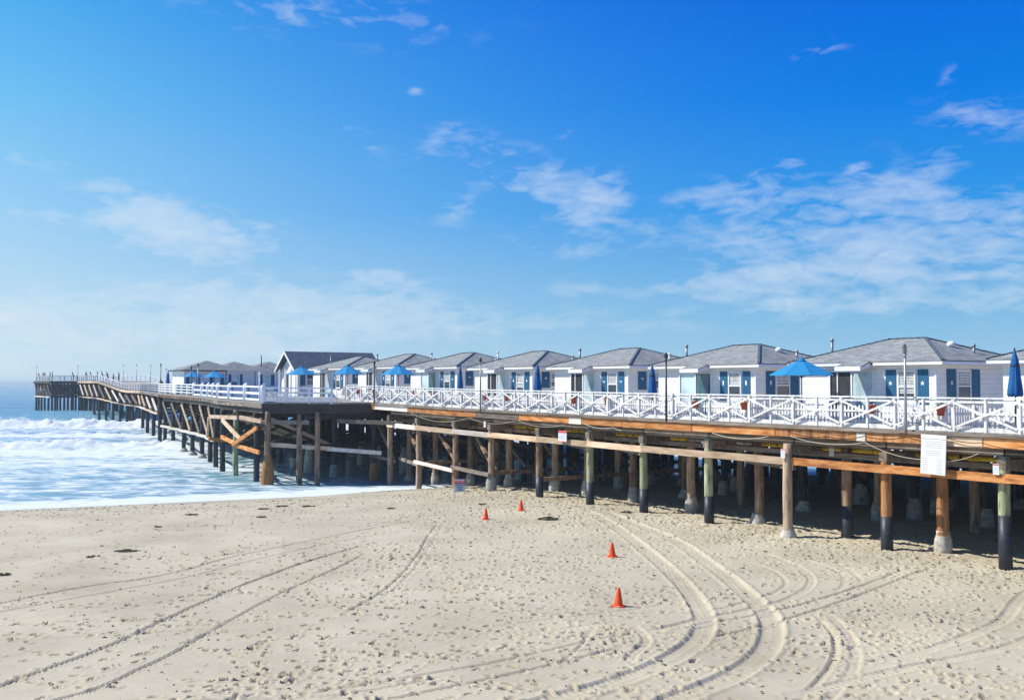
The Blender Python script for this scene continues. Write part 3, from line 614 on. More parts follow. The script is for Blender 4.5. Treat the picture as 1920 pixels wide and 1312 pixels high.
# ------------------------------------------------------------------ railings
def post_rail(name, label, pts, step, bars, post, mat_p, mat_b, cap=(.12,.07,1.06), panel=None, group='railings along the pier edge', arch=False):
    t0, D0 = pts[0]; f = Fr(name, label, 'railing', t0, D0, dz(t0), group)
    # resample
    sg = [(Vector((a[0],a[1])), Vector((b_[0],b_[1]))) for a, b_ in zip(pts, pts[1:])]
    tot = sum((b_-a).length for a, b_ in sg); n = max(1,round(tot/step)); out = []
    for i in range(n+1):
        s = tot*i/n
        for a, b_ in sg:
            l = (b_-a).length
            if s <= l+1e-6 or (a,b_) == sg[-1]: q = a+(b_-a)*min(s/l,1); break
            s -= l
        out.append((q.x,q.y))
    for i, (t, D) in enumerate(out):
        m_ = MB()
        if arch:
            m_.tube([f(t,D,dz(t)-.05),f(t,D,dz(t)+.9),f(t,D,dz(t)+1.0),f(t,D+.06,dz(t)+1.06),f(t,D+.14,dz(t)+1.09)], [post,post,post*.98,post*.9,post*.8], 10)
        else: m_.beam(f(t,D,dz(t)-.1), f(t,D,dz(t)+cap[2]-cap[1]/2-.004), post, post, (0,1,0))
        m_.build('post', mat_p, f.o)
    for h, wd, ht in bars:
        m_ = MB()
        for (a, A), (b_, B) in zip(out, out[1:]): m_.beam(f(a,A,dz(a)+h), f(b_,B,dz(b_)+h), wd, ht)
        m_.build('rail', mat_b, f.o)
    m_ = MB()
    for (a, A), (b_, B) in zip(out, out[1:]): m_.beam(f(a,A,dz(a)+cap[2]), f(b_,B,dz(b_)+cap[2]), cap[0], cap[1])
    m_.build('top_rail', mat_b, f.o)
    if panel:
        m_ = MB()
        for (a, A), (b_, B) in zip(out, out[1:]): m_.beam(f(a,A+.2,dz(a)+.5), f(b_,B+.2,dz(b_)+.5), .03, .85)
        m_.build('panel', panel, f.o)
    return f
mat('white_shade_tint', [(.27,.36,.6),(.33,.42,.66)], rough=.6, scale=(2,2,2), bump=.05)  # shade on the white panel behind the rail, put into its colour
# crossed white railing of the near section
f = Fr('crossed_railing', 'long white wooden railing with X shaped braces along the near edge of the pier', 'railing', 64.9, 30.1, dz(64.9), 'railings along the pier edge')
bays = [24.9+2.16*k for k in range(-6,19)]
bays = [b_ for b_ in bays if b_ > 11 and b_ < 65]
for b_ in bays:
    MB().beam(f(b_,30.1,dz(b_)-.02), f(b_,30.1,dz(b_)+1.045), .11, .11, (0,1,0)).build('post','old_white_paint',f.o)
for a, b_ in zip(bays, bays[1:]):
    c = (a+b_)/2
    MB().beam(f(c,30.1,dz(c)-.02), f(c,30.1,dz(c)+1.045), .075, .09, (0,1,0)).build('middle_post','old_white_paint',f.o)
    MB().beam(f(a+.05,30.04,dz(a)+.13), f(b_-.05,30.04,dz(b_)+.93), .035, .07).build('cross_brace','old_white_paint',f.o)
    MB().beam(f(a+.05,29.995,dz(a)+.93), f(b_-.05,29.995,dz(b_)+.13), .035, .07).build('cross_brace','old_white_paint',f.o)
    if a > 11:
        for nm, h, wd, ht in (('top_rail',1.08,.15,.05),('upper_rail',.97,.05,.09),('kick_board',.075,.06,.14)):
            MB().beam(f(a+.002,30.12,dz(a)+h), f(b_-.002,30.12,dz(b_)+h), wd, ht).build(nm,'old_white_paint',f.o)
post_rail('white_railing','white three bar railing round the lounge platform corner',[(60.0,27.2),(62.4,23.55)],1.55,[(.62,.06,.10),(.28,.06,.10),(.1,.06,.12)],.13,'trim_white','trim_white',cap=(.14,.09,.93),arch=False)
post_rail('white_railing','white railing with arched posts and panel in painted shade left of the lounge platform',[(62.5,23.5),(73.5,24.3),(85.4,27.0),(91,27.7)],4.0,[(.55,.09,.15),(.13,.09,.14)],.17,'trim_white','trim_white',cap=(.22,.10,.98),panel='white_shade_tint',arch=True)
post_rail('white_railing','white four bar railing between the arched posts and the far thin railing',[(91.2,27.75),(109,29.85),(113,30.6)],3.1,[(.78,.06,.09),(.52,.06,.09),(.26,.06,.09)],.15,'trim_white','trim_white',cap=(.16,.09,1.02))
post_rail('thin_railing','thin railing following the ramp of the far narrow pier',[(113.3,30.7),(153,38.6),(169.6,40.1),(190,40.7),(216.8,42.5)],2.6,[(.8,.05,.05),(.53,.05,.05),(.27,.05,.05)],.12,'steel','old_white_paint',cap=(.12,.08,1.05))
post_rail('thin_railing','white railing on the far side of the narrow pier',[(113.3,49.4),(216.8,49.0)],3.2,[(.6,.05,.07),(.2,.05,.07)],.12,'old_white_paint','old_white_paint')
post_rail('thin_railing','grey railing round the seaward end platform',[(217.2,42.4),(217.2,37.6),(235.8,37.6),(235.8,52.3),(217.2,52.3)],2.4,[(.8,.05,.05),(.53,.05,.05),(.27,.05,.05)],.12,'steel','old_white_paint',cap=(.12,.07,1.05))

# ------------------------------------------------------------------ cottages
def plate(p, name, mat_, x0,x1,y0,y1,z0,z1): return MB().box(x0,x1,y0,y1,z0,z1).build(name, mat_, p)
def window_on(p, face, a0, a1, z0, z1, pos, blind=True, glassm='glass_dark', ncols=1):
    """face 'y': wall plane y=pos looking to -y ; face 'x': wall plane x=pos looking to +x"""
    s = -1 if face == 'y' else 1
    def bx(mb, u0,u1,q0,q1,w0,w1):
        if face == 'y': mb.box(u0,u1,pos-q1,pos-q0,w0,w1)
        else: mb.box(pos+q0,pos+q1,u0,u1,w0,w1)
        return mb
    fr = MB(); th = .055
    for (u0,u1,w0,w1) in ((a0,a0+th,z0,z1),(a1-th,a1,z0,z1),(a0+th,a1-th,z0,z0+th),(a0+th,a1-th,z1-th,z1),(a0+th,a1-th,(z0+z1)/2-.03,(z0+z1)/2+.03)): bx(fr,u0,u1,.001,.055,w0,w1)
    wo = fr.build('window','trim_white',p)
    bx(MB(),a0+th,a1-th,.003,.02,z0+th,z1-th).build('pane',glassm,wo)
    bx(MB(),a0-.04,a1+.04,.002,.09,z0-.05,z0-.001).build('sill','trim_white',wo)
    if blind:
        bl = MB(); n = int((z1-z0)*random.choice([.2,.44,.44,.7])/.06)
        for k in range(n): bx(bl,a0+th+.01,a1-th-.01,.021,.027,z1-th-.045-k*.06,z1-th-.008-k*.06)
        bl.build('blind','old_white_paint',wo)
    return wo
def shutter(p, face, a0, a1, z0, z1, pos, motif=0):
    mb = MB(); n = 4; wd = (a1-a0)/n
    def bx(mb,u0,u1,q0,q1,w0,w1):
        if face == 'y': mb.box(u0,u1,pos-q1,pos-q0,w0,w1)
        else: mb.box(pos+q0,pos+q1,u0,u1,w0,w1)
    for k in range(n): bx(mb,a0+k*wd+.004,a0+(k+1)*wd-.004,.001,.03+.003*(k%2),z0,z1)
    o = mb.build('shutter','shutter_blue',p)
    if motif:
        # little cut-out shape in pale paint: fish body with tail / bird / leaf
        c = (a0+a1)/2; zc = z0+(z1-z0)*.60; pts = []
        if motif == 1: sh = [(.045*math.sin(k/12*2*math.pi), .12*math.cos(k/12*2*math.pi)) for k in range(12)]
        elif motif == 2: sh = [(-.13,.05),(-.04,.03),(0,.0),(.05,.04),(.13,.03),(.05,-.01),(.01,-.07),(-.04,-.02)]
        else: sh = [(0,.1),(.03,.03),(.09,.03),(.04,-.01),(.06,-.08),(0,-.04),(-.06,-.08),(-.04,-.01),(-.09,.03),(-.03,.03)]
        q = .036; nb = len(sh); vs = []
        for qq in (q, q+.006):
            for (u, v) in sh: vs.append((c+u, pos-qq, zc+v) if face == 'y' else (pos+qq, c+u, zc+v))
        MB().add(vs, [tuple(range(nb)), tuple(range(2*nb-1,nb-1,-1))]+[(k,(k+1)%nb,nb+(k+1)%nb,nb+k) for k in range(nb)]).build('motif','trim_white',o)
    return o
def hip_roof(p, x0,x1,y0,y1,z,rise,rx0,rx1,mat_,ry=None, th=.05):
    ry = (y0+y1)/2 if ry is None else ry
    v = [(x0,y0,z),(x1,y0,z),(x1,y1,z),(x0,y1,z),(rx0,ry,z+rise),(rx1,ry,z+rise)]
    v2 = [(a,b_,c-th) for a,b_,c in v[:4]]
    mb = MB().add(v+v2, [(0,1,5,4),(1,2,5),(2,3,4,5),(3,0,4),(0,6,7,1),(1,7,8,2),(2,8,9,3),(3,9,6,0),(9,8,7,6)])
    r = mb.build('roof', mat_, p)
    cap = MB()
    for a, b_ in ((v[4],v[5]),(v[0],v[4]),(v[1],v[5]),(v[2],v[5]),(v[3],v[4])):
        a, b_ = Vector(a), Vector(b_); n = max(2,int((b_-a).length/.28)); d_ = (b_-a)/n
        for k in range(n):
            q0, q1 = a+d_*k, a+d_*(k+1.12 if k < n-1 else k+1)
            cap.beam(q0+Vector((0,0,.018)), q1+Vector((0,0,.034)), .11, .03)
    cap.build('ridge_cap', 'shingle_dark', r); return r
def vent(p, x, y, z0, h, r=.055):
    o = MB().lathe([(r,0),(r,h)],10,(x,y)); o.lathe([(r*1.1,h),(r*1.5,h+.02),(r*1.5,h+.1),(r*.6,h+.14)],10,(x,y))
    ob = o.build('vent_pipe',random.choice(['steel','old_white_paint','steel']),p); ob.location.z = z0; return ob
def cottage(t, label, motif=1, open_door=True, detail=2):
    e = empty('cottage', label, 'cottage', W(t,33.3,dz(t+3)), ROT, 'cottages along the pier')
    plate(e,'wall','clapboard',-6.6,-.4,.28,5.6,0,2.24)
    MB().box(-6.97,-.03,.03,5.97,2.235,2.275).build('soffit','trim_white',e)
    for nm, bxs in (('fascia',(-2.88,.02,-.03,.0,2.24,2.40)),('fascia',(-7.02,-4.2,-.03,.0,2.24,2.40)),('fascia',(0,.03,-.0,6,2.24,2.385)),('fascia',(-7.03,-7.0,0,6,2.24,2.385))):
        plate(e,nm,'trim_white',*bxs)
    hip_roof(e,-7.03,.03,-.04,6.04,2.40,.97,-4.2,-2.6,'shingle')
    # porch: the slope runs on over the sliding door
    zp = 2.40-.62*.32; v = [(-4.05,-.02,2.415),(-3.0,-.02,2.415),(-2.95,-.66,zp),(-4.15,-.66,zp)]
    pr = MB().add(v+[(a,b_,c-.05) for a,b_,c in v],[(0,1,2,3),(7,6,5,4),(0,4,5,1),(1,5,6,2),(2,6,7,3),(3,7,4,0)]).build('porch_roof','shingle',e)
    plate(e,'fascia','trim_white',-4.15,-2.97,-.69,-.662,zp-.17,zp-.005)
    MB().add([(-3.0,.0,2.36),(-3.0,.0,2.20),(-2.99,-.66,zp-.17),(-2.99,-.66,zp-.04),(-3.03,.0,2.36),(-3.03,.0,2.20),(-3.02,-.66,zp-.17),(-3.02,-.66,zp-.04)],[(0,1,2,3),(7,6,5,4),(0,3,7,4),(1,5,6,2),(2,6,7,3),(0,4,5,1)]).build('porch_side','trim_white',e)
    wy = .28
    shutter(e,'y',-1.17,-.73,.78,2.07,wy,motif); shutter(e,'y',-2.52,-2.08,.78,2.07,wy,motif)
    window_on(e,'y',-2.0,-1.24,.8,2.05,wy)
    shutter(e,'x',.9,1.48,.8 if detail==2 else 1.15,2.08,-.4,motif); shutter(e,'x',2.52,3.1,.8 if detail==2 else 1.15,2.08,-.4,0)
    window_on(e,'x',1.53,2.46,.85 if detail==2 else 1.2,2.05,-.4)
    # sliding door
    fr = MB()
    for a in (-5.1,-4.05,-3.05): fr.box(a-.035,a+.035,wy-.06,wy-.001,.03,2.05)
    fr.box(-5.065,-3.085,wy-.06,wy-.001,2.0,2.05); fr.box(-5.065,-3.085,wy-.06,wy-.001,.0,.05)
    d_ = fr.build('sliding_door','trim_white',e)
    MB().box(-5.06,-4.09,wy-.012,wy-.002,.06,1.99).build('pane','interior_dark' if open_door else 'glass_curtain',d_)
    MB().box(-4.01,-3.09,wy-.03,wy-.018,.06,1.99).build('pane','glass_curtain' if open_door else 'glass_teal',d_)
    if open_door: MB().box(-4.75,-4.70,wy-.045,wy-.013,.06,1.99).build('door_stile','trim_white',d_)
    plate(e,'corner_board','trim_white',-.47,-.395,.245,.275,0,2.24); plate(e,'corner_board','trim_white',-.398,-.37,.275,.36,0,2.24)
    vent(e,-6.0,1.6,2.55,.75); vent(e,-.9,3.6,2.6,.35,.05)
    if detail == 2: ob = MB().lathe([(.09,0),(.09,.12),(.16,.13),(.16,.27),(.05,.33)],12,(-1.6,3.2)).build('roof_vent','trim_white',e); ob.location.z = 2.88
    return e
cl = ['white cottage cut off by the right edge behind the closed umbrella',
 'large white cottage with starfish shutters behind the tallest near lamp post',
 'white cottage with surfboard cut shutters just left of the open blue umbrella nearest the camera',
 'white cottage with bird motif shutters behind the middle closed umbrella',
 'white cottage fifth from the right edge, behind the third closed umbrella',
 'white cottage sixth from the right edge, behind the slim closed umbrella',
 'white cottage seventh from the right edge, behind an open umbrella',
 'farthest white cottage of the row, overlapping the dark roofed gable house']
for i, t in enumerate([12.1,20.8,29.4,37.8,46.1,54.4,62.7,71.2]):
    cottage(t, cl[i], [0,3,1,2,3,2,1,1][i], i not in (2,5), 2 if i < 3 else 1)

# gable house on the platform
f = Fr('gable_house','white house with steep dark blue shingle gable roof behind the lounge platform','house',85.7,34.2,dz(85)); e = f.o
H, HW, LN, RS = 2.43, 2.2, 8.6, 1.62
MB().box(-HW+.35,HW-.35,.5,LN,0,H).add([(-HW+.35,.5,H),(HW-.35,.5,H),(0,.5,H+RS-.35),(-HW+.35,LN,H),(HW-.35,LN,H),(0,LN,H+RS-.35)],[(0,1,2),(5,4,3),(0,2,5,3),(1,4,5,2)]).build('wall','clapboard',e)
def slab(pts, th): return [Vector(p) for p in pts]+[Vector(p)-Vector((0,0,th)) for p in pts]
cf = [(0,1,2,3),(7,6,5,4),(0,4,5,1),(1,5,6,2),(2,6,7,3),(3,7,4,0)]
for s in (1,-1):
    MB().add(slab([(0,0,H+RS),(s*(HW+.1),0,H-.08),(s*(HW+.1),LN+.2,H-.08),(0,LN+.2,H+RS)],.08),cf).build('roof','shingle_dark',e)
    MB().add(slab([(s*-.001,-.05,H+RS+.0),(s*(HW+.12),-.05,H-.08),(s*(HW+.12),-.002,H-.08),(s*-.001,-.002,H+RS+.0)],.22),cf).build('barge_board','trim_white',e)
plate(e,'eave_board','trim_white',HW+.105,HW+.13,0,LN+.2,H-.26,H-.12)
wx = HW-.35
shutter(e,'x',.75,1.25,.95,2.0,wx,0); window_on(e,'x',1.35,2.3,.98,2.0,wx,blind=False); shutter(e,'x',2.4,2.95,.95,2.0,wx,0)
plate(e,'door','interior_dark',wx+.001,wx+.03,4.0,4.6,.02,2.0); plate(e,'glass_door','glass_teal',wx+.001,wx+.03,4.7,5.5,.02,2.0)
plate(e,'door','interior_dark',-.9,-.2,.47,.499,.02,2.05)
for x in (-1.5,-.1,1.2): plate(e,'porch_post','trim_white',x-.06,x+.06,.1,.22,0,H)
# far row of three hip roofed cottages across the pier
for k, lb in enumerate(['leftmost far cottage with hip roof at the seaward end of the wide pier','middle far cottage of the three hip roofed ones left of the gable house','far cottage with tall thin vent partly hidden behind the gable house']):
    e = empty('far_cottage', lb, 'cottage', W(108.3,31.6+[0,5.0,8.3][k],dz(108)), ROT, 'far cottages across the pier')
    wk = [5.0,3.3,4.8][k]; pk = [3.5,1.6,2.4][k]; hk = [3.62,3.55,3.6][k]
    plate(e,'wall','clapboard',-4.8,-.4,.1 if k else .4,wk-.03,0,2.42)
    MB().box(-4.97,-.03,.01,wk-.01,2.415,2.45).build('soffit','trim_white',e)
    plate(e,'fascia','brown_trim' if k == 0 else 'trim_white',0,.03,.0,wk,2.40,2.52)
    if k == 0: plate(e,'fascia','brown_trim',-5,0,-.03,0,2.40,2.52)
    ya, yb = (0 if k == 0 else -1.6), (wk if k == 2 else wk+1.6); v = [(-5,ya,2.53),(.04,ya,2.53),(.04,yb,2.53),(-5,yb,2.53),(-3.0,pk,hk),(-2.2,pk,hk)]
    MB().add(v,[(0,1,5,4),(1,2,5),(2,3,4,5),(3,0,4)]).build('roof','shingle',e)
    for a, b_ in (((.6,1.0),(1.75,2.15)),((.3,.6),(1.6,1.9)),((.5,.9),(1.9,2.3)))[k]: shutter(e,'x',a,b_,.85,2.1,-.4,0)
    window_on(e,'x',[1.05,.65,.95][k],[1.7,1.55,1.85][k],.9,2.1,-.4,blind=False,glassm='glass_curtain')
    if k == 0: shutter(e,'x',3.2,3.6,.85,2.1,-.4,0); shutter(e,'x',4.4,4.8,.85,2.1,-.4,0); window_on(e,'x',3.65,4.35,.9,2.1,-.4,blind=False,glassm='glass_curtain')
    if k == 2: o = MB().tube([(-1,1.0,2.9),(-1.1,1.0,4.3)],.06,8).build('vent_pipe','dark_metal',e)

# ------------------------------------------------------------------ umbrellas
def umb_open(t, D, label, r=1.2, group='open blue umbrellas', rz=.3, h=2.5, mat_='canvas_blue'):
    e = empty('patio_umbrella', label, 'umbrella', W(t,D,dz(t)), ROT+rz, group)
    MB().tube([(0,0,.05),(0,0,h+.02)],.025,8).build('pole','dark_metal',e)
    MB().lathe([(.26,0),(.26,.06),(.08,.1),(.05,.2)],14).build('base','concrete',e)
    n = 8; mb = MB(); vs = [(0,0,h)]; rings = 5
    for k in range(1,rings+1):
        f_ = k/rings
        for j in range(n*2):
            a = math.pi*j/n; rr = r*f_*(1 if j%2 == 0 else .955); vs.append((rr*math.cos(a), rr*math.sin(a), h-.62*f_**1.08-(.0 if j%2==0 else .035*f_)))
    m2 = n*2; fs = [(0,1+j,1+(j+1)%m2) for j in range(m2)]
    for k in range(rings-1):
        for j in range(m2): fs.append((1+k*m2+j,1+(k+1)*m2+j,1+(k+1)*m2+(j+1)%m2,1+k*m2+(j+1)%m2))
    for j in range(m2): pass
    mb.add(vs,fs); cn = mb.build('canopy',mat_,e)
    MB().lathe([(.22,h-.09),(.12,h-.02),(.03,h+.05),(.02,h+.12)],10).build('finial_cap',mat_,e)
    rb = MB()
    for j in range(n):
        a = 2*math.pi*j/n; rb.beam((0,0,h-.06),(r*.96*math.cos(a),r*.96*math.sin(a),h-.665),.02,.02)
        rb.beam((0,0,h-.75),(r*.5*math.cos(a),r*.5*math.sin(a),h-.37),.018,.018)
    rb.build('ribs','steel',e)
    return e
def umb_closed(t, D, label, h=2.55, s=1.0):
    e = empty('closed_umbrella', label, 'umbrella', W(t,D,dz(t)), ROT, 'closed blue umbrellas')
    MB().tube([(0,0,.05),(0,0,h)],.025,8).build('pole','dark_metal',e)
    MB().lathe([(.26,0),(.26,.06),(.08,.1),(.05,.2)],14).build('base','concrete',e)
    n = 24; prof = [(.03,h),(.06,h-.12),(.10,h-.3),(.115,h-.45),(.14,h-.8),(.185,h-1.15),(.21,h-1.38),(.17,h-1.46),(.05,h-1.42)]; vs = []; fs = []
    for i, (r, z) in enumerate(prof):
        for j in range(n):
            a = 2*math.pi*j/n; k = 1+.22*math.cos(j*math.pi/1.5+i*.15)*min(1,i/3) ; vs.append((r*s*k*math.cos(a),r*s*k*math.sin(a),z+(.03*math.sin(j*1.7) if i > 5 else 0)))
    for i in range(len(prof)-1):
        for j in range(n): fs.append((i*n+j,i*n+(j+1)%n,(i+1)*n+(j+1)%n,(i+1)*n+j))
    MB().add(vs,fs,True).build('furled_canopy','canvas_royal',e)
    MB().lathe([(.125*s,h-.52),(.13*s,h-.5),(.13*s,h-.46),(.12*s,h-.44)],12).build('tie_strap','cable',e)
    MB().lathe([(.02,h),(.035,h+.03),(.012,h+.1)],8).build('finial','dark_metal',e)
umb_open(t_at(1503,31.8),31.8,'large open blue umbrella nearest the camera on the right hand patios',1.28,rz=.15)
umb_open(t_at(747,31.5),31.5,'open blue umbrella above the crossed railing, rightmost of three by the platform',1.15,rz=.5)
umb_open(t_at(652,31.5),31.5,'open blue umbrella right of the gable house, middle of three by the platform',1.12,rz=.2)
umb_open(t_at(565,31.4),31.4,'open blue umbrella in front of the gable house window',1.22,rz=.6)
umb_open(99,32.2,'right one of two far open umbrellas before the far cottages',1.25,rz=.1,h=2.35)
umb_open(103.5,31.4,'left one of two far open umbrellas before the far cottages',1.1,rz=.1,h=2.4)
umb_closed(t_at(1903,31.6),31.6,'closed blue umbrella at the right edge of the photo',2.6,1.05)
umb_closed(t_at(1223,31.6),31.6,'closed blue umbrella left of the black lamp post in the middle of the pier',2.35)
umb_closed(t_at(1008,31.6),31.6,'closed royal blue umbrella third from the right',2.45)
umb_closed(t_at(863,31.6),31.6,'slim closed blue umbrella fourth from the right beside the grey lamp post',2.45,.8)
umb_closed(107.2,29.9,'far closed blue umbrella standing left of the far cottages',2.4,.9)
for t, D, w_, h, lb in ((106.6,30.6,1.0,1.0,'teal cabinet under the far closed umbrella'),(103,31.8,.9,1.1,'teal cabinet under the left far open umbrella'),(97.5,32.8,1.0,1.2,'teal cabinet right of the far open umbrella')):
    e = empty('cabinet', lb, 'cabinet', W(t,D,dz(t)), ROT, 'teal cabinets')
    plate(e,'body','teal_paint',-.5,.5,0,w_,0,h); plate(e,'lid','teal_paint',-.54,.54,-.04,w_+.04,h+.001,h+.05); plate(e,'door','teal_paint',.501,.515,.05,w_/2-.02,.05,h-.05); plate(e,'door','teal_paint',.501,.515,w_/2+.02,w_-.05,.05,h-.05)

# ------------------------------------------------------------------ lamp posts
def lamp(px, D, h, label, dark=False, coil=False, t=None):
    t = t_at(px,D) if t is None else t
    e = empty('lamp_post', label, 'lamp post', W(t,D,dz(t)), ROT, 'lamp posts on the pier railing')
    m_ = 'dark_metal' if dark else 'steel'
    if dark == 2: m_ = 'trim_white'
    MB().lathe([(.05,-.1),(.05,.5),(.043,1.0),(.038,h-.4)],10,wob=.01).build('pole',m_,e)
    MB().lathe([(.05,h-.4),(.055,h-.38),(.055,h-.28),(.04,h-.26)],10).build('collar',m_,e)
    if coil:
        c = MB()
        for k in range(4): c.lathe([(.03,h-.25+k*.065),(.085,h-.235+k*.065),(.085,h-.215+k*.065),(.03,h-.2+k*.065)],12)
        c.lathe([(.03,h),(.05,h+.02),(.01,h+.06)],10); c.build('lamp_head','dark_metal',e)
    else: MB().lathe([(.03,h-.26),(.075,h-.2),(.08,h-.1),(.05,h-.03),(.015,h+.02)],10).build('lamp_head','dark_metal' if dark != 2 else m_,e)
lamp(1697,29.82,2.82,'tall grey lamp post with ribbed dark head, nearest the camera',coil=True)
lamp(1249,29.82,2.85,'black lamp post in the middle of the crossed railing',dark=True)
lamp(901,29.82,2.85,'grey lamp post beside the slim closed umbrella',dark=False)
lamp(702,29.82,2.75,'lamp post between the middle and the right umbrella by the platform',dark=True)
lamp(0,23.3,1.95,'white pole at the corner of the lounge platform',dark=2,t=62.6)
lamp(0,27.9,2.75,'left of two thin lamp posts beside the left far umbrella',dark=True,t=92.5)
lamp(0,27.6,2.9,'right of two thin lamp posts beside the left far umbrella',dark=False,t=89.5)
lamp(0,31.0,3.3,'tall thin lamp post where the narrow pier begins',dark=True,t=114)
for k, (t, D) in enumerate([(152,49),(176,48.8),(186,48.8),(196,48.8),(206,48.8),(214,41.9),(235,37.7)]):
    lamp(0,D,3.2,['tiny far lamp post above the low part of the narrow pier','far lamp post, first on the top of the ramp','far lamp post, second past the ramp','far lamp post, third past the ramp','far lamp post, fourth past the ramp','far lamp post at the start of the end platform','lamp post at the outer corner of the end platform'][k],t=t)

# ------------------------------------------------------------------ picket fences, chairs, pots
def picket(f, nm, p0, p1, step=.155, h=.78):
    (a,A),(b_,B) = p0, p1; ln = math.hypot(a-b_,A-B); n = int(ln/step); mb = MB(); up = Vector((0,0,1))
    d_ = (f(b_,B,0)-f(a,A,0)).normalized(); sd = d_.cross(up)*.011; hw = d_*.032
    for k in range(n+1):
        t = a+(b_-a)*(k+.5)/(n+1); D = A+(B-A)*(k+.5)/(n+1); q = f(t,D,dz(t)); hh = h+.01*math.sin(k*7)
        o = []
        for s in (-1,1):
            for (u, z) in ((-1,.04),(1,.04),(1,hh-.05),(0,hh),(-1,hh-.05)): o.append(q+hw*u+sd*s+up*z)
        mb.add(o,[(0,1,2,3,4),(9,8,7,6,5)]+[(k_,5+k_,5+(k_+1)%5,(k_+1)%5) for k_ in range(5)])
    for z in (.2,.56): mb.beam(f(a,A,dz(a)+z)-sd*2.2,f(b_,B,dz(b_)+z)-sd*2.2,.025,.06)
    return mb.build(nm,'old_white_paint',f.o)
names = ['of the rightmost patio','of the patio behind the nearest lamp post','of the patio with the nearest open umbrella','of the patio with the middle closed umbrella','of the patio with the third closed umbrella','of the patio with the slim closed umbrella','of the farthest umbrella patio','of the patio under the middle platform umbrella']
for i, t in enumerate([12.1,20.8,29.4,37.8,46.1,54.4,62.7]):
    f = Fr('picket_fence','low white picket fence '+names[i],'fence',t,30.75,dz(t),'white picket fences of the patios')
    b_ = min(t+6.0, 64.4)
    picket(f,'front_pickets',(t-1.6,30.75),(b_,30.75)); picket(f,'side_pickets',(t-1.65,30.8),(t-1.65,33.4))
    for q in (t-1.65, b_): MB().beam(f(q,30.72,dz(q)),f(q,30.72,dz(q)+.86),.09,.09,(0,1,0)).build('post','old_white_paint',f.o)
def chair_proto():
    e = empty('patio_chair','x','chair',(0,0,0),0,'white patio chairs')
    mb = MB()
    for k in range(7):                 # fan back
        u = (k-3)/3; mb.beam((u*.2,.22,.36),(u*.3,.46,.98-.12*abs(u)**2),.06,.018,(0,1,0))
    mb.build('backrest','old_white_paint',e)
    mb = MB()
    for k in range(6): mb.box(-.26,.26,-.28+k*.09,-.21+k*.09,.37-k*.012,.39-k*.012)
    mb.build('seat','old_white_paint',e)
    for x in (-.3,.3):
        MB().box(x-.05,x+.05,-.34,.34,.56,.585).build('armrest','old_white_paint',e)
        MB().box(x-.02,x+.02,-.30,-.22,0,.56).build('leg','old_white_paint',e)
        MB().beam((x,-.2,.38),(x,.5,.02),.04,.09).build('leg','old_white_paint',e)
    return e
cp = chair_proto(); first = True; N_ = 0
for i, t in enumerate([12.1,20.8,29.4,37.8,46.1,54.4,62.7]):
    for k, (dt, D, a, s_) in enumerate([(.9,32.6,.5,'beside the shuttered window'),(3.9,32.7,-.6,'by the sliding door'),(5.6,31.8,-1.3,'at the left end')]):
        c = cp if first else copy_tree(cp); first = False
        c.location = W(t+dt, D, dz(t+dt)); c.rotation_euler = (0,0,ROT+a); c['label'] = 'white slatted chair %s %s' % (s_, names[i])
for i, t in enumerate([12.1,20.8,29.4,37.8,46.1,54.4]):
    e = empty('patio_table','small round white table between the chairs '+names[i],'table',W(t+4.9,32.3,dz(t+5)),ROT,'white patio tables')
    MB().lathe([(.38,.68),(.40,.70),(.40,.72),(.38,.73)],18).build('table_top','trim_white',e)
    for a in (0,2.09,4.19): MB().beam((.1*math.cos(a),.1*math.sin(a),.68),(.3*math.cos(a),.3*math.sin(a),0),.03,.03).build('leg','trim_white',e)
def pot(px, D, z, label, r=.17, flowers=True):
    t = t_at(px,D); e = empty('flower_pot',label,'flower pot',W(t,D,dz(t)+z),ROT,'terracotta flower pots on the picket fences')
    MB().lathe([(r*.6,-.26),(r*.82,-.08),(r*.95,0),(r*1.08,.0),(r*1.08,.05),(r*.9,.05)],14).build('pot','terracotta',e)
    mb = MB()
    for k in range(46):
        a = random.uniform(0,6.3); rr = random.uniform(0,r*1.25); p = Vector((rr*math.cos(a),rr*math.sin(a),.05+random.uniform(0,.16)))
        d1 = Vector((random.gauss(0,1),random.gauss(0,1),random.gauss(.4,.6))).normalized()*.05; d2 = d1.cross(Vector((random.random(),random.random(),1))).normalized()*.025
        mb.add([p-d1,p+d2,p+d1,p-d2],[(0,1,2,3)])
    mb.build('plant','leaf',e)
for px, lb in ((1763,'red flower pot between the tall near lamp post and the notice board'),(1632,'orange flower pot just left of the tall near lamp post'),(1395,'terracotta pot left of the nearest open umbrella'),(1303,'terracotta pot right of the black lamp post'),(1138,'terracotta pot with dry plant left of the middle closed umbrella'),(1075,'flower pot by the open door behind the middle umbrella'),(950,'terracotta pot right of the grey lamp post'),(908,'red pot beside the grey lamp post'),(812,'yellowish pot left of the slim closed umbrella'),(776,'terracotta pot under the right platform umbrella'),(702,'flower pot at the foot of the dark lamp post near the platform'),(671,'small flower pot near the start of the crossed railing')):
    pot(px, 30.62, .74, lb, .15 if px < 1200 else .17)
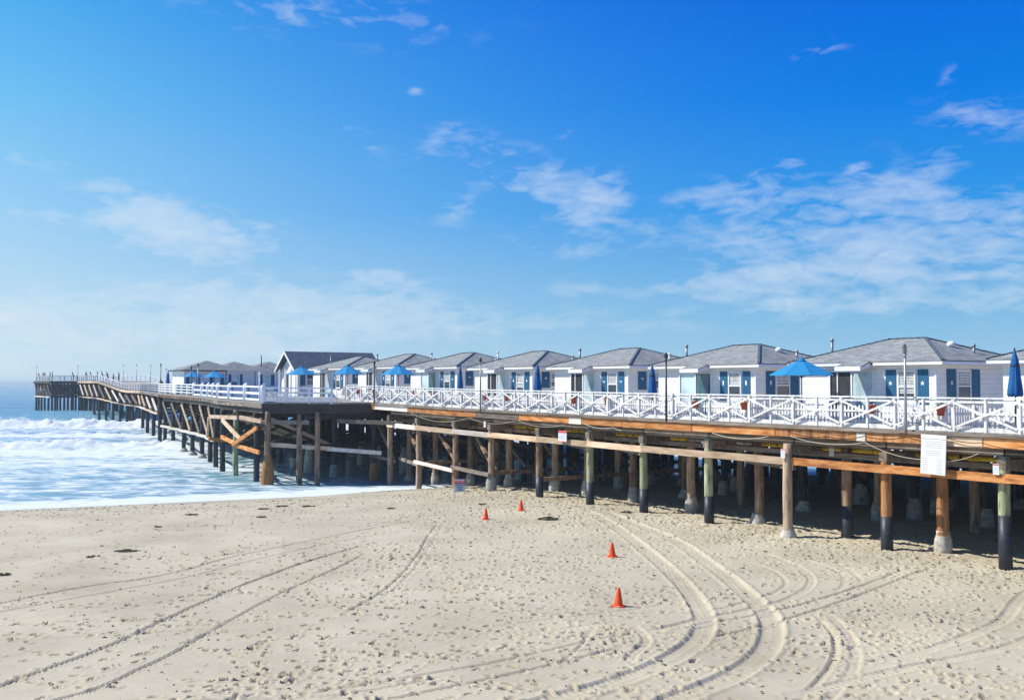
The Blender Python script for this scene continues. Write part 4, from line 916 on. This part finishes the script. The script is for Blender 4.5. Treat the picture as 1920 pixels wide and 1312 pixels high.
# loungers on the platform
def lounger():
    e = empty('sun_lounger','x','sun lounger',(0,0,0),0,'white sun loungers on the platform')
    mb = MB()
    for k in range(9): mb.box(-.3,.3,-.9+k*.13,-.80+k*.13,.30,.33)
    mb.build('seat','trim_white',e)
    mb = MB()
    for k in range(6): q = k/6; mb.beam((-.3,.3+q*.42,.32+q*.55),(.3,.3+q*.42,.32+q*.55),.1,.02,(0,-.8,.6))
    mb.build('backrest','trim_white',e)
    for x in (-.28,.28):
        MB().box(x-.025,x+.025,-.95,.62,.24,.297).build('side_rail','trim_white',e)
        for y in (-.8,.45): MB().box(x-.022,x+.022,y-.03,y+.03,0,.238).build('leg','trim_white',e)
    return e
lp = lounger(); ords = ['first','second','third','fourth','fifth','sixth']
for k, (t, D) in enumerate([(61.2,27.2),(61.9,26.4),(62.6,25.4),(64.6,25.6),(66.4,26.0),(68.4,26.2)]):
    c = lp if k == 0 else copy_tree(lp); c.location = W(t,D,dz(t)); c.rotation_euler = (0,0,R(100+7*k)); c['label'] = 'white slatted sun lounger on the platform, %s from the right' % ords[k]

# ------------------------------------------------------------------ pipe, ropes, signs
f = Fr('utility_pipe','yellow pipe with clamps hanging under the near edge of the pier deck','pipe',57.8,32.0,dz(57)-.9)
segs = [(6,10.9),(11.05,14),(14.15,16.5),(16.7,19.2),(19.4,22.2),(22.3,25.8),(25.9,28.4),(28.5,32.2),(32.4,36.3),(36.5,40),(40.2,44.5),(44.7,49),(49.2,57.5)]
for k, (a, b_) in enumerate(segs):
    m_ = 'steel' if k == 7 else 'yellow_pipe'
    MB().tube([f(a,31.9,dz(a)-.96),f(b_,31.9,dz(b_)-.96)],.09,12).build('pipe_section',m_,f.o)
    for q in np.linspace(a+.4,b_-.4,3): MB().tube([f(q-.04,31.9,dz(q)-.96),f(q+.04,31.9,dz(q)-.96)],.105,12).build('clamp','rust_orange',f.o)
def rope(name, label, pts, m_='rope', r=.012, cat='rope'):
    """pts: (t, D, z below deck) hanging points joined by catenaries"""
    t0, D0, _ = pts[0]; f = Fr(name,label,cat,t0,D0,dz(t0)); mb = MB()
    for (a,A,za),(b_,B,zb) in zip(pts, pts[1:]):
        q = []
        for k in range(15):
            u = k/14; t = a+(b_-a)*u; sag = .055*abs(b_-a)*4*u*(1-u); q.append(f(t,A+(B-A)*u,dz(t)+za+(zb-za)*u-sag))
        mb.tube(q,r,6)
    ob = mb.build('strand',m_,f.o); return f
D_ = 29.83
rope('hanging_rope','pale rope sagging below the edge boards in the middle of the pier',[(t_at(1150,D_),D_,-.5),(t_at(1095,D_),D_,-.42)][::-1]+[(t_at(1165,D_),D_,-.62)])
rope('hanging_rope','pale rope sagging under the orange boards right of the black lamp post',[(t_at(1335,D_),D_,-.48),(t_at(1440,D_),D_,-.48)])
rope('hanging_rope','pale rope sagging left of the notice board',[(t_at(1480,D_),D_,-.42),(t_at(1620,D_),D_,-.5),(t_at(1728,D_),D_,-.95)])
rope('hanging_rope','pale rope running from the notice board to the right',[(t_at(1772,D_),D_,-.95),(t_at(1835,D_),D_,-.62)])
rope('hanging_cable','black cable looped across the orange edge boards',[(t_at(x,D_-.03),D_-.03,z) for x, z in ((1470,-.12),(1545,-.24),(1615,-.16),(1690,-.1),(1775,-.2),(1840,-.3),(1905,-.42))],'cable',.011,'cable')
rope('hanging_rope','thin pale cord looped below the grey edge board',[(t_at(x,D_),D_,z) for x, z in ((770,-.48),(880,-.5),(970,-.46),(1060,-.52))])
def text(s, size, m_, parent, loc, name='lettering', ext=.002, align='CENTER', rot=(math.pi/2,0,0), sx=1.0):
    cu = bpy.data.curves.new('t','FONT'); cu.body = s; cu.size = size; cu.extrude = ext; cu.align_x = align; cu.align_y = 'CENTER'
    ob = bpy.data.objects.new('t', cu); COL.objects.link(ob); dg = bpy.context.evaluated_depsgraph_get(); dg.update()
    me = bpy.data.meshes.new_from_object(ob.evaluated_get(dg)); bpy.data.objects.remove(ob)
    me.materials.clear(); me.materials.append(MATS[m_]); o = bpy.data.objects.new(name, me); COL.objects.link(o)
    o.parent = parent; o.location = loc; o.rotation_euler = rot; o.scale = (sx,1,1); return o
# notice board
t = t_at(1750,29.75); e = empty('notice_board','large white notice board with faint grey printing hung from the near edge of the pier','sign',W(t,29.74,dz(t)-.12),ROT)
e.rotation_euler = (R(-2),R(1.5),ROT)
MB().box(-.44,.44,-.02,.02,-1.28,0).build('board','sign_white',e); plate(e,'top_strip','trim_white',-.445,.445,-.035,-.021,-.12,-.0)
pr = MB()
for k in range(17):
    z = -.22-k*.062
    if k in (4,8): continue
    if k < 8:
        x = -.28+random.uniform(0,.03)
        while x < .27: w_ = random.uniform(.03,.09); pr.box(x,x+w_,-.0215,-.0205,z-.006,z+.006); x += w_+.018
    else:
        for a in (-.36,.14):
            x = a
            while x < a+.16: w_ = random.uniform(.03,.06); pr.box(x,x+w_,-.0215,-.0205,z-.006,z+.006); x += w_+.018
pr.build('printed_lines','print_grey',e)
# red headed sign
t = t_at(1053,29.75); e = empty('warning_sign','small white sign with red heading on the front beam mid pier','sign',W(t,29.8,dz(t)-1.1),ROT)
MB().box(-.33,.33,-.012,.012,-.27,.27).build('board','sign_white',e)
plate(e,'heading','sign_red',-.325,.325,-.018,-.0125,.16,.265); plate(e,'border','sign_red',-.325,.325,-.018,-.0125,-.265,-.24)
pr = MB()
for k in range(6):
    z = .11-k*.05; x = -.27
    while x < .25: w_ = random.uniform(.03,.09); pr.box(x,x+w_,-.0145,-.0125,z-.008,z+.008); x += w_+.02
pr.build('printed_lines','print_blue',e)
for k, (px, D, h, lb) in enumerate([(1470,29.8,-1.08,'small white notice on the piling above the concrete cone'),(1561,31.2,-1.0,'small white notice on the piling between the cone footed and the orange piling'),(1868,30.0,-1.1,'small white notice with red edge on the green piling at the right'),(912,29.8,-.78,'small pale notice on a post below the grey lamp post')]):
    t = t_at(px,D); e = empty('small_notice',lb,'sign',W(t,D-.1,dz(t)+h),ROT,'small notices on the pilings')
    plate(e,'board','sign_white',-.1,.1,-.01,.01,-.17,.17); plate(e,'heading','sign_red',-.095,.095,-.013,-.0105,.12,.16)
    pr = MB()
    for j in range(4): pr.box(-.07,.07,-.0125,-.0105,.06-j*.05,.07-j*.05)
    pr.build('printed_lines','print_blue',e)
# A-frame on the sand
gx, gy = G(862,921,5.9); gz = sand_z(gx,gy); e = empty('a_frame_sign','white folding A-frame sign reading STAY CLEAR EMERGENCY VEHICLE ACCESS on the sand','sign',(gx,gy,gz),R(4))
for s in (-1,1):
    pn = empty_p = MB().add([(-.30,s*.22,0),(.30,s*.22,0),(.27,s*.03,.66),(-.27,s*.03,.66),(-.30,s*.19,0),(.30,s*.19,0),(.27,s*.005,.66),(-.27,s*.005,.66)],[(0,1,2,3),(7,6,5,4),(0,4,5,1),(1,5,6,2),(2,6,7,3),(3,7,4,0)]).build('panel','sign_grey',e)
    if s == -1:
        tl = math.atan2(.19,.66)
        def onp(h, off): return (0, -.22+.19*h/.66-off, h)
        MB().add([(-.275,-.22+.19*.44/.66-.006,.44),(.275,-.22+.19*.44/.66-.006,.44),(.26,-.035,.64),(-.26,-.035,.64)],[(0,1,2,3)]).build('heading','sign_red',pn)
        text('STAY CLEAR',.105,'sign_white',pn,onp(.54,.012),rot=(math.pi/2-tl,0,0),sx=.82)
        for k, s_ in enumerate(['EMERGENCY','VEHICLE','ACCESS']): text(s_,.115,'print_dark',pn,onp(.36-k*.125,.008),rot=(math.pi/2-tl,0,0),sx=.8)
gx, gy = G(852,912,6.0); e = empty('rescue_board','orange board leaning upright against a piling beside the A-frame sign','board',(gx,gy,sand_z(gx,gy)),R(10))
MB().add([(-.14,0,0),(.14,0,0),(.15,.05,.75),(.09,.08,.95),(-.07,.08,.95),(-.14,.05,.75)]+[(-.14,.06,0),(.14,.06,0),(.15,.11,.75),(.09,.14,.95),(-.07,.14,.95),(-.14,.11,.75)],[(0,1,2,3,4,5),(11,10,9,8,7,6)]+[(k,6+k,6+(k+1)%6,(k+1)%6) for k in range(6)]).build('board_body','cone_orange' if False else 'beam_orange',e)
MB().box(-.05,.05,.045,.052,.3,.34).build('strap','cable',e)

# ------------------------------------------------------------------ cones, kelp
def cone(px, py, h, lb, hh=.47):
    gx, gy = G(px,py,h); e = empty('traffic_cone',lb,'traffic cone',(gx,gy,sand_z(gx,gy)+.0),random.uniform(0,1),'orange cones on the sand')
    e.rotation_euler = (random.uniform(-.04,.04),random.uniform(-.04,.04),random.uniform(-.3,.3))
    MB().lathe([(.125,.02),(.118,.05),(.035,hh),(.03,hh+.01),(.018,hh+.005)],22).build('cone_body','cone_orange',e)
    mb = MB(); pts = []
    for k in range(16): a = 2*math.pi*k/16; r = .17/max(abs(math.cos(a)),abs(math.sin(a)))**.7; pts.append((r*math.cos(a),r*math.sin(a)))
    n = 16; mb.add([(x,y,-.03) for x,y in pts]+[(x,y,.028) for x,y in pts],[tuple(reversed(range(n))),tuple(range(n,2*n))]+[(k,(k+1)%n,n+(k+1)%n,n+k) for k in range(n)]); mb.build('base','cone_orange',e)
cone(1158,1133,5.72,'orange traffic cone nearest the camera on the sand'); cone(1147,1041,5.72,'orange traffic cone second from the camera, left of the wheel tracks')
cone(911,977,5.85,'orange traffic cone furthest left'); cone(977,958,5.8,'orange traffic cone furthest from the camera, left of the big kelp clump')
def kelp(px, py, h, wd, lb):
    gx, gy = G(px,py,h); e = empty('kelp_clump',lb,'kelp',(gx,gy,sand_z(gx,gy)),random.uniform(-.3,.3),'dark kelp clumps on the sand')
    mb = MB(); n, m2 = 20, 8; sd = random.random()*50; vs = []
    for i in range(m2+1):
        f_ = i/m2
        for j in range(n):
            a = 2*math.pi*j/n; k = 1+.55*mnoise.noise(Vector((math.cos(a)*1.6,math.sin(a)*1.6,sd+f_)))
            vs.append((wd/2*math.cos(f_*1.57)*k*math.cos(a),wd/3.2*math.cos(f_*1.57)*k*math.sin(a),wd*.17*math.sin(f_*1.57)*(1+.5*mnoise.noise(Vector((math.cos(a)*2,f_*4,sd))))-.02))
    fs = [(i*n+j,i*n+(j+1)%n,(i+1)*n+(j+1)%n,(i+1)*n+j) for i in range(m2) for j in range(n)]
    mb.add(vs,fs).build('heap','kelp',e)
    mb = MB()
    for k in range(12):
        a = random.uniform(0,6.3); q = []; x, y = wd*.35*math.cos(a), wd*.22*math.sin(a)
        for s in range(6): q.append((x,y,.025+.03*random.random()*(s<4))); a += random.uniform(-.6,.6); x += wd*.09*math.cos(a); y += wd*.06*math.sin(a)
        mb.tube(q,[.012]*5+[.004],5)
    mb.build('strands','kelp',e)
for k, a in enumerate([(1027,973,5.75,.8,'big dark kelp clump right of the far cones'),(497,965,6.1,.42,'kelp clump near the shore, left of a pair'),(531,959,6.1,.5,'kelp clump near the shore, right of a pair'),(580,960,6.1,.5,'flat kelp clump closest to the pier on the wet sand'),(362,977,6.1,.45,'flat kelp clump left of the shore pair'),(492,978,6.0,.35,'small kelp clump just below the shore pair'),(180,1052,5.9,.4,'kelp clump at the left on the wet sand edge'),(243,1041,5.9,.6,'stringy kelp clump right of the left one'),(12,1080,5.8,.35,'kelp clump at the left edge of the photo'),(300,998,6.0,.22,'tiny kelp clump in the middle of the wet sand'),(735,962,6.0,.3,'kelp clump below the first dry pilings'),(905,948,5.85,.3,'kelp bit above the left cones'),(1175,960,5.75,.45,'flat kelp clump by the black sleeved piling')]): kelp(*a)
mb = MB()
def bit(x, y, s):
    z = sand_z(x,y); a = random.uniform(0,3.14); c, s2 = math.cos(a)*s, math.sin(a)*s
    mb.add([(x-c,y-s2,z+.01),(x+s2*.3,y-c*.3,z+.03+s*.2),(x+c,y+s2,z+.01),(x-s2*.3,y+c*.3,z+.02+s*.15)],[(0,1,2,3),(3,2,1,0)] if False else [(0,1,2),(0,2,3)])
for k in range(2600):
    r_ = random.random()
    if r_ < .42: t = random.uniform(11,50); v = W(t, 29.3+random.gauss(0,1.6)); x, y = v.x, v.y
    elif r_ < .6:
        u = random.random(); x = -26+u*26; y = 47.5+u*9-abs(random.gauss(0,2.5))-1
    else: y = random.uniform(18,50); x = random.uniform(-.53*y,.5*y)
    if shore_dist(np.array([x]),np.array([y]))[0] > 2: bit(x, y, random.uniform(.02,.055)*(2.0 if random.random()<.12 else 1))
tag(mb.build('beach_debris','kelp'), kind='stuff')

# ------------------------------------------------------------------ people
def person(name_label, loc, rz, top='cloth_black', legs='cloth_grey', H=1.72, pose='stand', lean=0.0):
    s = H/1.72; J = {'pel':(0,0,.93),'wai':(0,-.0-lean*.1,1.08),'che':(0,-lean*.25,1.30),'nek':(0,-lean*.4,1.46),'hd0':(0,-lean*.45-.01,1.54),'hd1':(0,-lean*.5-.015,1.63),'hd2':(0,-lean*.5,1.72)}
    for sd, sg in (('l',1),('r',-1)):
        st = .22*sg if pose == 'walk' else 0
        J['sh'+sd] = (.17*sg,-lean*.35,1.39); J['el'+sd] = (.22*sg,-lean*.4+.05-st*.6,1.12); J['wr'+sd] = (.2*sg,-lean*.5-.14-st*.8,.93 if pose!='rail' else 1.08); J['ha'+sd] = (.18*sg,-lean*.5-.2-st*.9,.87 if pose!='rail' else 1.06)
        J['hp'+sd] = (.09*sg,0,.88); J['kn'+sd] = (.1*sg,-.03+st*.7,.50); J['an'+sd] = (.1*sg,.04+st*1.3,.09); J['to'+sd] = (.11*sg,-.13+st*1.3,.03)
    E = [('pel','wai'),('wai','che'),('che','nek'),('nek','hd0'),('hd0','hd1'),('hd1','hd2')]
    for sd in 'lr': E += [('che','sh'+sd),('sh'+sd,'el'+sd),('el'+sd,'wr'+sd),('wr'+sd,'ha'+sd),('pel','hp'+sd),('hp'+sd,'kn'+sd),('kn'+sd,'an'+sd),('an'+sd,'to'+sd)]
    rad = {'pel':.14,'wai':.125,'che':.15,'nek':.055,'hd0':.075,'hd1':.095,'hd2':.06,'sh':.06,'el':.042,'wr':.03,'ha':.035,'hp':.095,'kn':.06,'an':.042,'to':.035}
    ks = list(J); me = bpy.data.meshes.new('person'); me.from_pydata([tuple(c*s for c in J[k]) for k in ks], [(ks.index(a),ks.index(b_)) for a,b_ in E], [])
    ob = bpy.data.objects.new('tmp',me); COL.objects.link(ob); sk = ob.modifiers.new('s','SKIN'); sb = ob.modifiers.new('b','SUBSURF'); sb.levels = 1; sb.render_levels = 1
    for i, k in enumerate(ks):
        r = rad.get(k, rad.get(k[:2],.05))*s; me.skin_vertices[0].data[i].radius = (r, r*.85)
    me.skin_vertices[0].data[0].use_root = True
    dg = bpy.context.evaluated_depsgraph_get(); dg.update(); m2 = bpy.data.meshes.new_from_object(ob.evaluated_get(dg)); bpy.data.objects.remove(ob)
    m2.materials.clear()
    for k in ('skin',top,legs,'cloth_black'): m2.materials.append(MATS[k])
    for p_ in m2.polygons:
        c = p_.center/s; p_.use_smooth = True; x = abs(c.x)
        p_.material_index = 0 if c.z > 1.45 else (3 if c.z < .07 else (2 if c.z < .95 and x < .17+.0*c.z and c.z > .3 else (0 if c.z < .3 else (1 if (c.z > .95 and not (x > .19 and c.z < 1.15)) else 0))))
    o = bpy.data.objects.new('person', m2); COL.objects.link(o); o.location = loc; o.rotation_euler = (0,0,rz)
    tag(o, name_label, 'person', 'people on the far pier')
    hb = MB(); hb.lathe([(.085*s,0),(.105*s,.05*s),(.1*s,.1*s),(.07*s,.15*s),(.02*s,.17*s)],10)
    h = hb.build('hair','hair',o); h.location = (0,-lean*.5*s+.015,1.585*s); return o
PP = [(235,38.3,'rail','cloth_black','person leaning on the outermost corner rail of the end platform'),(231.5,38.4,'stand','cloth_red','person in dark red top second from the outer corner'),(229.8,38.6,'rail','cloth_grey','person in grey leaning forward near the outer corner'),
 (224,38.5,'stand','cloth_black','person in black left of the one in blue on the end platform'),(221.5,38.5,'stand','cloth_blue','person in a blue jacket on the end platform'),(217.9,41.9,'rail','cloth_black','person bent over the rail in the middle of the end platform'),
 (208,42.4,'rail','cloth_black','person leaning on the rail just past the end platform'),(202,42.0,'rail','cloth_grey','person in grey at the top of the ramp, left of three'),(197,42.0,'stand','cloth_black','person in black standing at the top of the ramp'),(192.5,42.0,'rail','cloth_red','person with red top above the ramp'),
 (188.6,42,'rail','cloth_black','person leaning on the rail above the ramp'),(187,43.5,'stand','cloth_grey','person in light trousers standing above the ramp'),(184.5,42,'stand','cloth_black','person in black nearest the head of the ramp'),
 (163.5,44.5,'walk','cloth_black','person walking up the narrow pier carrying a dark bag'),(118,34,'stand','cloth_black','person seen head and shoulders left of the far cottages'),(114,33,'stand','cloth_grey','person with dark hair next to the thin lamp post')]
for k, (t, D, ps, tp, lb) in enumerate(PP):
    zz = dz(t) - (.55 if t < 120 else 0)*0
    p_ = person(lb, W(t,D,dz(t)), ROT+random.uniform(-.6,.6) if ps != 'walk' else ROT+1.4, tp, random.choice(['cloth_grey','cloth_black','cloth_blue']), (1.6 if t < 120 else random.uniform(1.68,1.82)), 'walk' if ps == 'walk' else ps, .5 if ps == 'rail' else (.35 if ps == 'walk' else 0))
    if ps == 'walk':
        bg = MB(); bg.lathe([(.02,-.22),(.13,-.2),(.16,-.02),(.13,.16),(.05,.2)],10); b2 = bg.build('shoulder_bag','cloth_black'); v = W(t,D,dz(t)+1.15); b2.location = v+Vector((.15,.25,0)); tag(b2,'dark bag on the shoulder of the walking person','bag')
for k, (px, lb, tp) in enumerate([(1109,'child in a white top standing in the shade under the pier, left of two','cloth_grey'),(1119,'child in dark top standing in the shade under the pier, right of two','cloth_black')]):
    gx, gy = (px-960)/33.0, F/33.0+k*.2
    o = person(lb,(gx,gy,sand_z(gx,gy)),.3-.5*k,tp,'skin',1.15+.1*k); o['group'] = 'children under the pier'
gx, gy = (1104-960)/32.0, F/32.0+.9
e = empty('beach_umbrella','dark blue beach umbrella in the shade under the pier behind the children','umbrella',(gx,gy,sand_z(gx,gy)),.3); e.rotation_euler = (.1,-.35,.3)
MB().tube([(0,0,-.2),(0,0,1.35)],.02,8).build('pole','steel',e)
vs = [(0,0,1.4)]+[(.75*math.cos(k*math.pi/8)*f_,.75*math.sin(k*math.pi/8)*f_,1.4-.3*f_**1.6) for f_ in (.5,1) for k in range(16)]
MB().add(vs,[(0,1+k,1+(k+1)%16) for k in range(16)]+[(1+k,17+k,17+(k+1)%16,1+(k+1)%16) for k in range(16)]).build('canopy','canvas_royal',e)

# ------------------------------------------------------------------ sea haze
hm = bpy.data.materials.new('haze'); hm.use_nodes = True; hn = hm.node_tree; hn.nodes.remove(hn.nodes['Principled BSDF'])
pv = hn.nodes.new('ShaderNodeVolumePrincipled'); pv.inputs['Color'].default_value = (.80,.93,1,1); pv.inputs['Density'].default_value = .00042; hn.links.new(pv.outputs[0], hn.nodes['Material Output'].inputs['Volume']); MATS['haze'] = hm
hz = MB().box(-26000,26000,-400,26000,-4,13.5).build('haze','haze'); tag(hz, kind='stuff')

# ------------------------------------------------------------------ sky, sun, camera
EXPO = .45; SKYG = 10/2**EXPO; SUN_EL = R(46); SUN_AZ = math.radians(-82)       # azimuth from +Y towards +X
wd = bpy.data.worlds.new('World'); scene.world = wd; wd.use_nodes = True; nt = wd.node_tree; LK = nt.links
bgn = nt.nodes['Background']; sky = N(nt,'ShaderNodeTexSky'); sky.sky_type = 'NISHITA'; sky.sun_disc = False
sky.sun_elevation = SUN_EL; sky.sun_rotation = SUN_AZ; sky.air_density = 1.0; sky.dust_density = .6; sky.ozone_density = 2.5; sky.altitude = 0
tc = N(nt,'ShaderNodeTexCoord'); sp = N(nt,'ShaderNodeSeparateXYZ'); LK.new(tc.outputs['Generated'], sp.inputs[0])
az = N(nt,'ShaderNodeMath',operation='ARCTAN2'); LK.new(sp.outputs['X'],az.inputs[0]); LK.new(sp.outputs['Y'],az.inputs[1])
el = N(nt,'ShaderNodeMath',operation='ARCSINE'); LK.new(sp.outputs['Z'],el.inputs[0])
def M(op, a, b_=None, c=None):
    n = N(nt,'ShaderNodeMath',operation=op)
    for i, v in enumerate((a,b_,c)):
        if v is None: continue
        if isinstance(v,(int,float)): n.inputs[i].default_value = v
        else: LK.new(v, n.inputs[i])
    return n.outputs[0]
def cloud_patch(px, py, rx, ry, ang, amp):     # survey bearing and elevation of each cloud
    a0 = math.atan((px-960)/F); e0 = math.atan((720-py)/F*math.cos(a0)); k = 1/F
    dx = M('SUBTRACT', az.outputs[0], a0); dy = M('SUBTRACT', el.outputs[0], e0); c, s = math.cos(ang), math.sin(ang)
    u = M('MULTIPLY_ADD', dx, c, M('MULTIPLY', dy, s)); v = M('MULTIPLY_ADD', dy, c, M('MULTIPLY', dx, -s))
    u = M('DIVIDE', u, rx*k); v = M('DIVIDE', v, ry*k)
    r2 = M('ADD', M('MULTIPLY',u,u), M('MULTIPLY',v,v)); return M('MULTIPLY', M('POWER', 2.718, M('MULTIPLY', r2, -1.0)), amp)
patches = [(300,420,130,52,-.30,1.25),(440,455,80,26,0,.7),(300,545,190,24,0,.6),(640,515,170,22,0,.42),(760,545,80,40,-.3,.4),(1010,345,150,52,-.38,.9),(1120,370,60,36,.6,.7),(855,395,40,26,.6,.55),(830,250,60,30,.6,.35),
 (680,260,50,26,-.3,.35),(775,166,16,11,0,.65),(35,300,60,26,0,.38),(70,395,70,16,-.1,.5),(610,18,250,40,-.05,.5),(1380,350,130,30,.25,.62),(1480,400,230,60,.08,.5),(1720,330,110,34,.45,.6),(1640,500,330,70,.02,.72),(1800,430,190,60,.1,.7),(1400,525,170,20,.08,.8),(1540,90,40,16,.1,.7),
 (1780,140,26,10,.7,.5),(1850,215,90,26,-.1,.72),(1615,320,30,26,.8,.55),(1488,298,26,9,0,.6),(1040,465,110,16,-.1,.55),(1000,610,260,26,0,.5),(150,620,420,60,0,.62),(500,640,300,40,0,.45),(620,600,300,40,0,.45),(1700,570,330,30,0,.5),(1080,240,50,9,.35,.4),(600,570,260,30,0,.45),(500,418,40,10,0,.5),(1070,540,60,16,0,.35)]
def lin(c): return tuple(((x/255+.055)/1.055)**2.4 if x > 10 else x/255/12.92 for x in c)
# clear-air colour by height above the horizon, paler towards the sun
es = M('DIVIDE', M('MAXIMUM', el.outputs[0], 0.0), 1.2)
def k_(py): return math.atan((720-py)/F)/1.2
rs_ = ramp(nt, [(0,lin((212,233,243))),(k_(600),lin((194,224,243))),(k_(400),lin((148,205,245))),(k_(200),lin((106,190,244))),(k_(0),lin((68,166,239))),(1,lin((60,120,200)))]); LK.new(es, rs_.inputs[0])
ra_ = ramp(nt, [(0,lin((165,205,230))),(k_(600),lin((128,188,229))),(k_(400),lin((46,152,233))),(k_(200),lin((0,125,229))),(k_(0),lin((0,106,223))),(1,lin((40,90,180)))]); LK.new(es, ra_.inputs[0])
sf = M('MULTIPLY_ADD', M('COSINE', M('SUBTRACT', az.outputs[0], SUN_AZ)), .5, .5)
sf = M('MINIMUM', M('POWER', M('MAXIMUM', M('MULTIPLY_ADD', sf, 2.222, -.749), 0.0), 2.1), 1.0)
gr = N(nt,'ShaderNodeMix',data_type='RGBA'); LK.new(sf,gr.inputs['Factor']); LK.new(ra_.outputs[0],gr.inputs['A']); LK.new(rs_.outputs[0],gr.inputs['B'])
gs = N(nt,'ShaderNodeMix',data_type='RGBA',blend_type='MULTIPLY'); gs.inputs['Factor'].default_value=1; gs.inputs['B'].default_value=(SKYG,SKYG,SKYG,1); LK.new(gr.outputs['Result'],gs.inputs['A'])
hs = N(nt,'ShaderNodeMix',data_type='RGBA'); hs.inputs['Factor'].default_value=.99; LK.new(sky.outputs[0],hs.inputs['A']); LK.new(gs.outputs['Result'],hs.inputs['B'])
tot = None
for p_ in patches:
    c = cloud_patch(*p_); tot = c if tot is None else M('ADD', tot, c)
cb = N(nt,'ShaderNodeCombineXYZ'); LK.new(az.outputs[0],cb.inputs[0]); LK.new(el.outputs[0],cb.inputs[1])
mp = N(nt,'ShaderNodeMapping'); mp.inputs['Rotation'].default_value=(0,0,-.22); mp.inputs['Scale'].default_value=(11,36,1); LK.new(cb.outputs[0],mp.inputs['Vector'])
no = N(nt,'ShaderNodeTexNoise'); no.inputs['Scale'].default_value=1.0; no.inputs['Detail'].default_value=9; no.inputs['Roughness'].default_value=.6; no.inputs['Distortion'].default_value=.35; LK.new(mp.outputs[0],no.inputs['Vector'])
mp2 = N(nt,'ShaderNodeMapping'); mp2.inputs['Scale'].default_value=(38,95,1); mp2.inputs['Rotation'].default_value=(0,0,-.5); LK.new(cb.outputs[0],mp2.inputs['Vector'])
no2 = N(nt,'ShaderNodeTexNoise'); no2.inputs['Scale'].default_value=1.0; no2.inputs['Detail'].default_value=7; no2.inputs['Distortion'].default_value=.7; LK.new(mp2.outputs[0],no2.inputs['Vector'])
nn = M('ADD', M('MULTIPLY', no.outputs['Fac'], .62), M('MULTIPLY', no2.outputs['Fac'], .38))
cd = M('MAXIMUM', M('MULTIPLY_ADD', nn, 4.3, M('MULTIPLY_ADD', tot, .85, -2.38)), 0.0)
cd = M('MULTIPLY', cd, M('MINIMUM', M('MULTIPLY', tot, 1.8), 1.0))
cd = M('MULTIPLY', M('SUBTRACT', 1.0, M('POWER', 2.718, M('MULTIPLY', cd, -.8))), .80)
mxn = N(nt,'ShaderNodeMix',data_type='RGBA'); LK.new(cd,mxn.inputs['Factor']); LK.new(hs.outputs['Result'],mxn.inputs['A']); mxn.inputs['B'].default_value=(.80*SKYG,.86*SKYG,.93*SKYG,1)
LK.new(mxn.outputs['Result'], bgn.inputs['Color']); bgn.inputs['Strength'].default_value = .1
sl = bpy.data.lights.new('sun','SUN'); sl.energy = 4.6; sl.angle = R(.5); sl.color = (1,.95,.86); so = bpy.data.objects.new('sun', sl); COL.objects.link(so)
dirv = Vector((math.sin(SUN_AZ)*math.cos(SUN_EL), math.cos(SUN_AZ)*math.cos(SUN_EL), math.sin(SUN_EL)))
so.rotation_euler = dirv.to_track_quat('Z','Y').to_euler(); so.location = dirv*60
cam = bpy.data.cameras.new('camera'); cam.sensor_width = 36; cam.lens = 35.0; cam.clip_end = 60000; cam.clip_start = .1
co = bpy.data.objects.new('camera', cam); COL.objects.link(co); co.location = (0,0,EYE); co.rotation_euler = (math.pi/2+math.atan(64/F),0,0)
scene.camera = co
vs_ = scene.view_settings; vs_.view_transform = 'Standard'; vs_.look = 'None'; vs_.gamma = 1; vs_.exposure = EXPO
print('objects', len(bpy.data.objects))
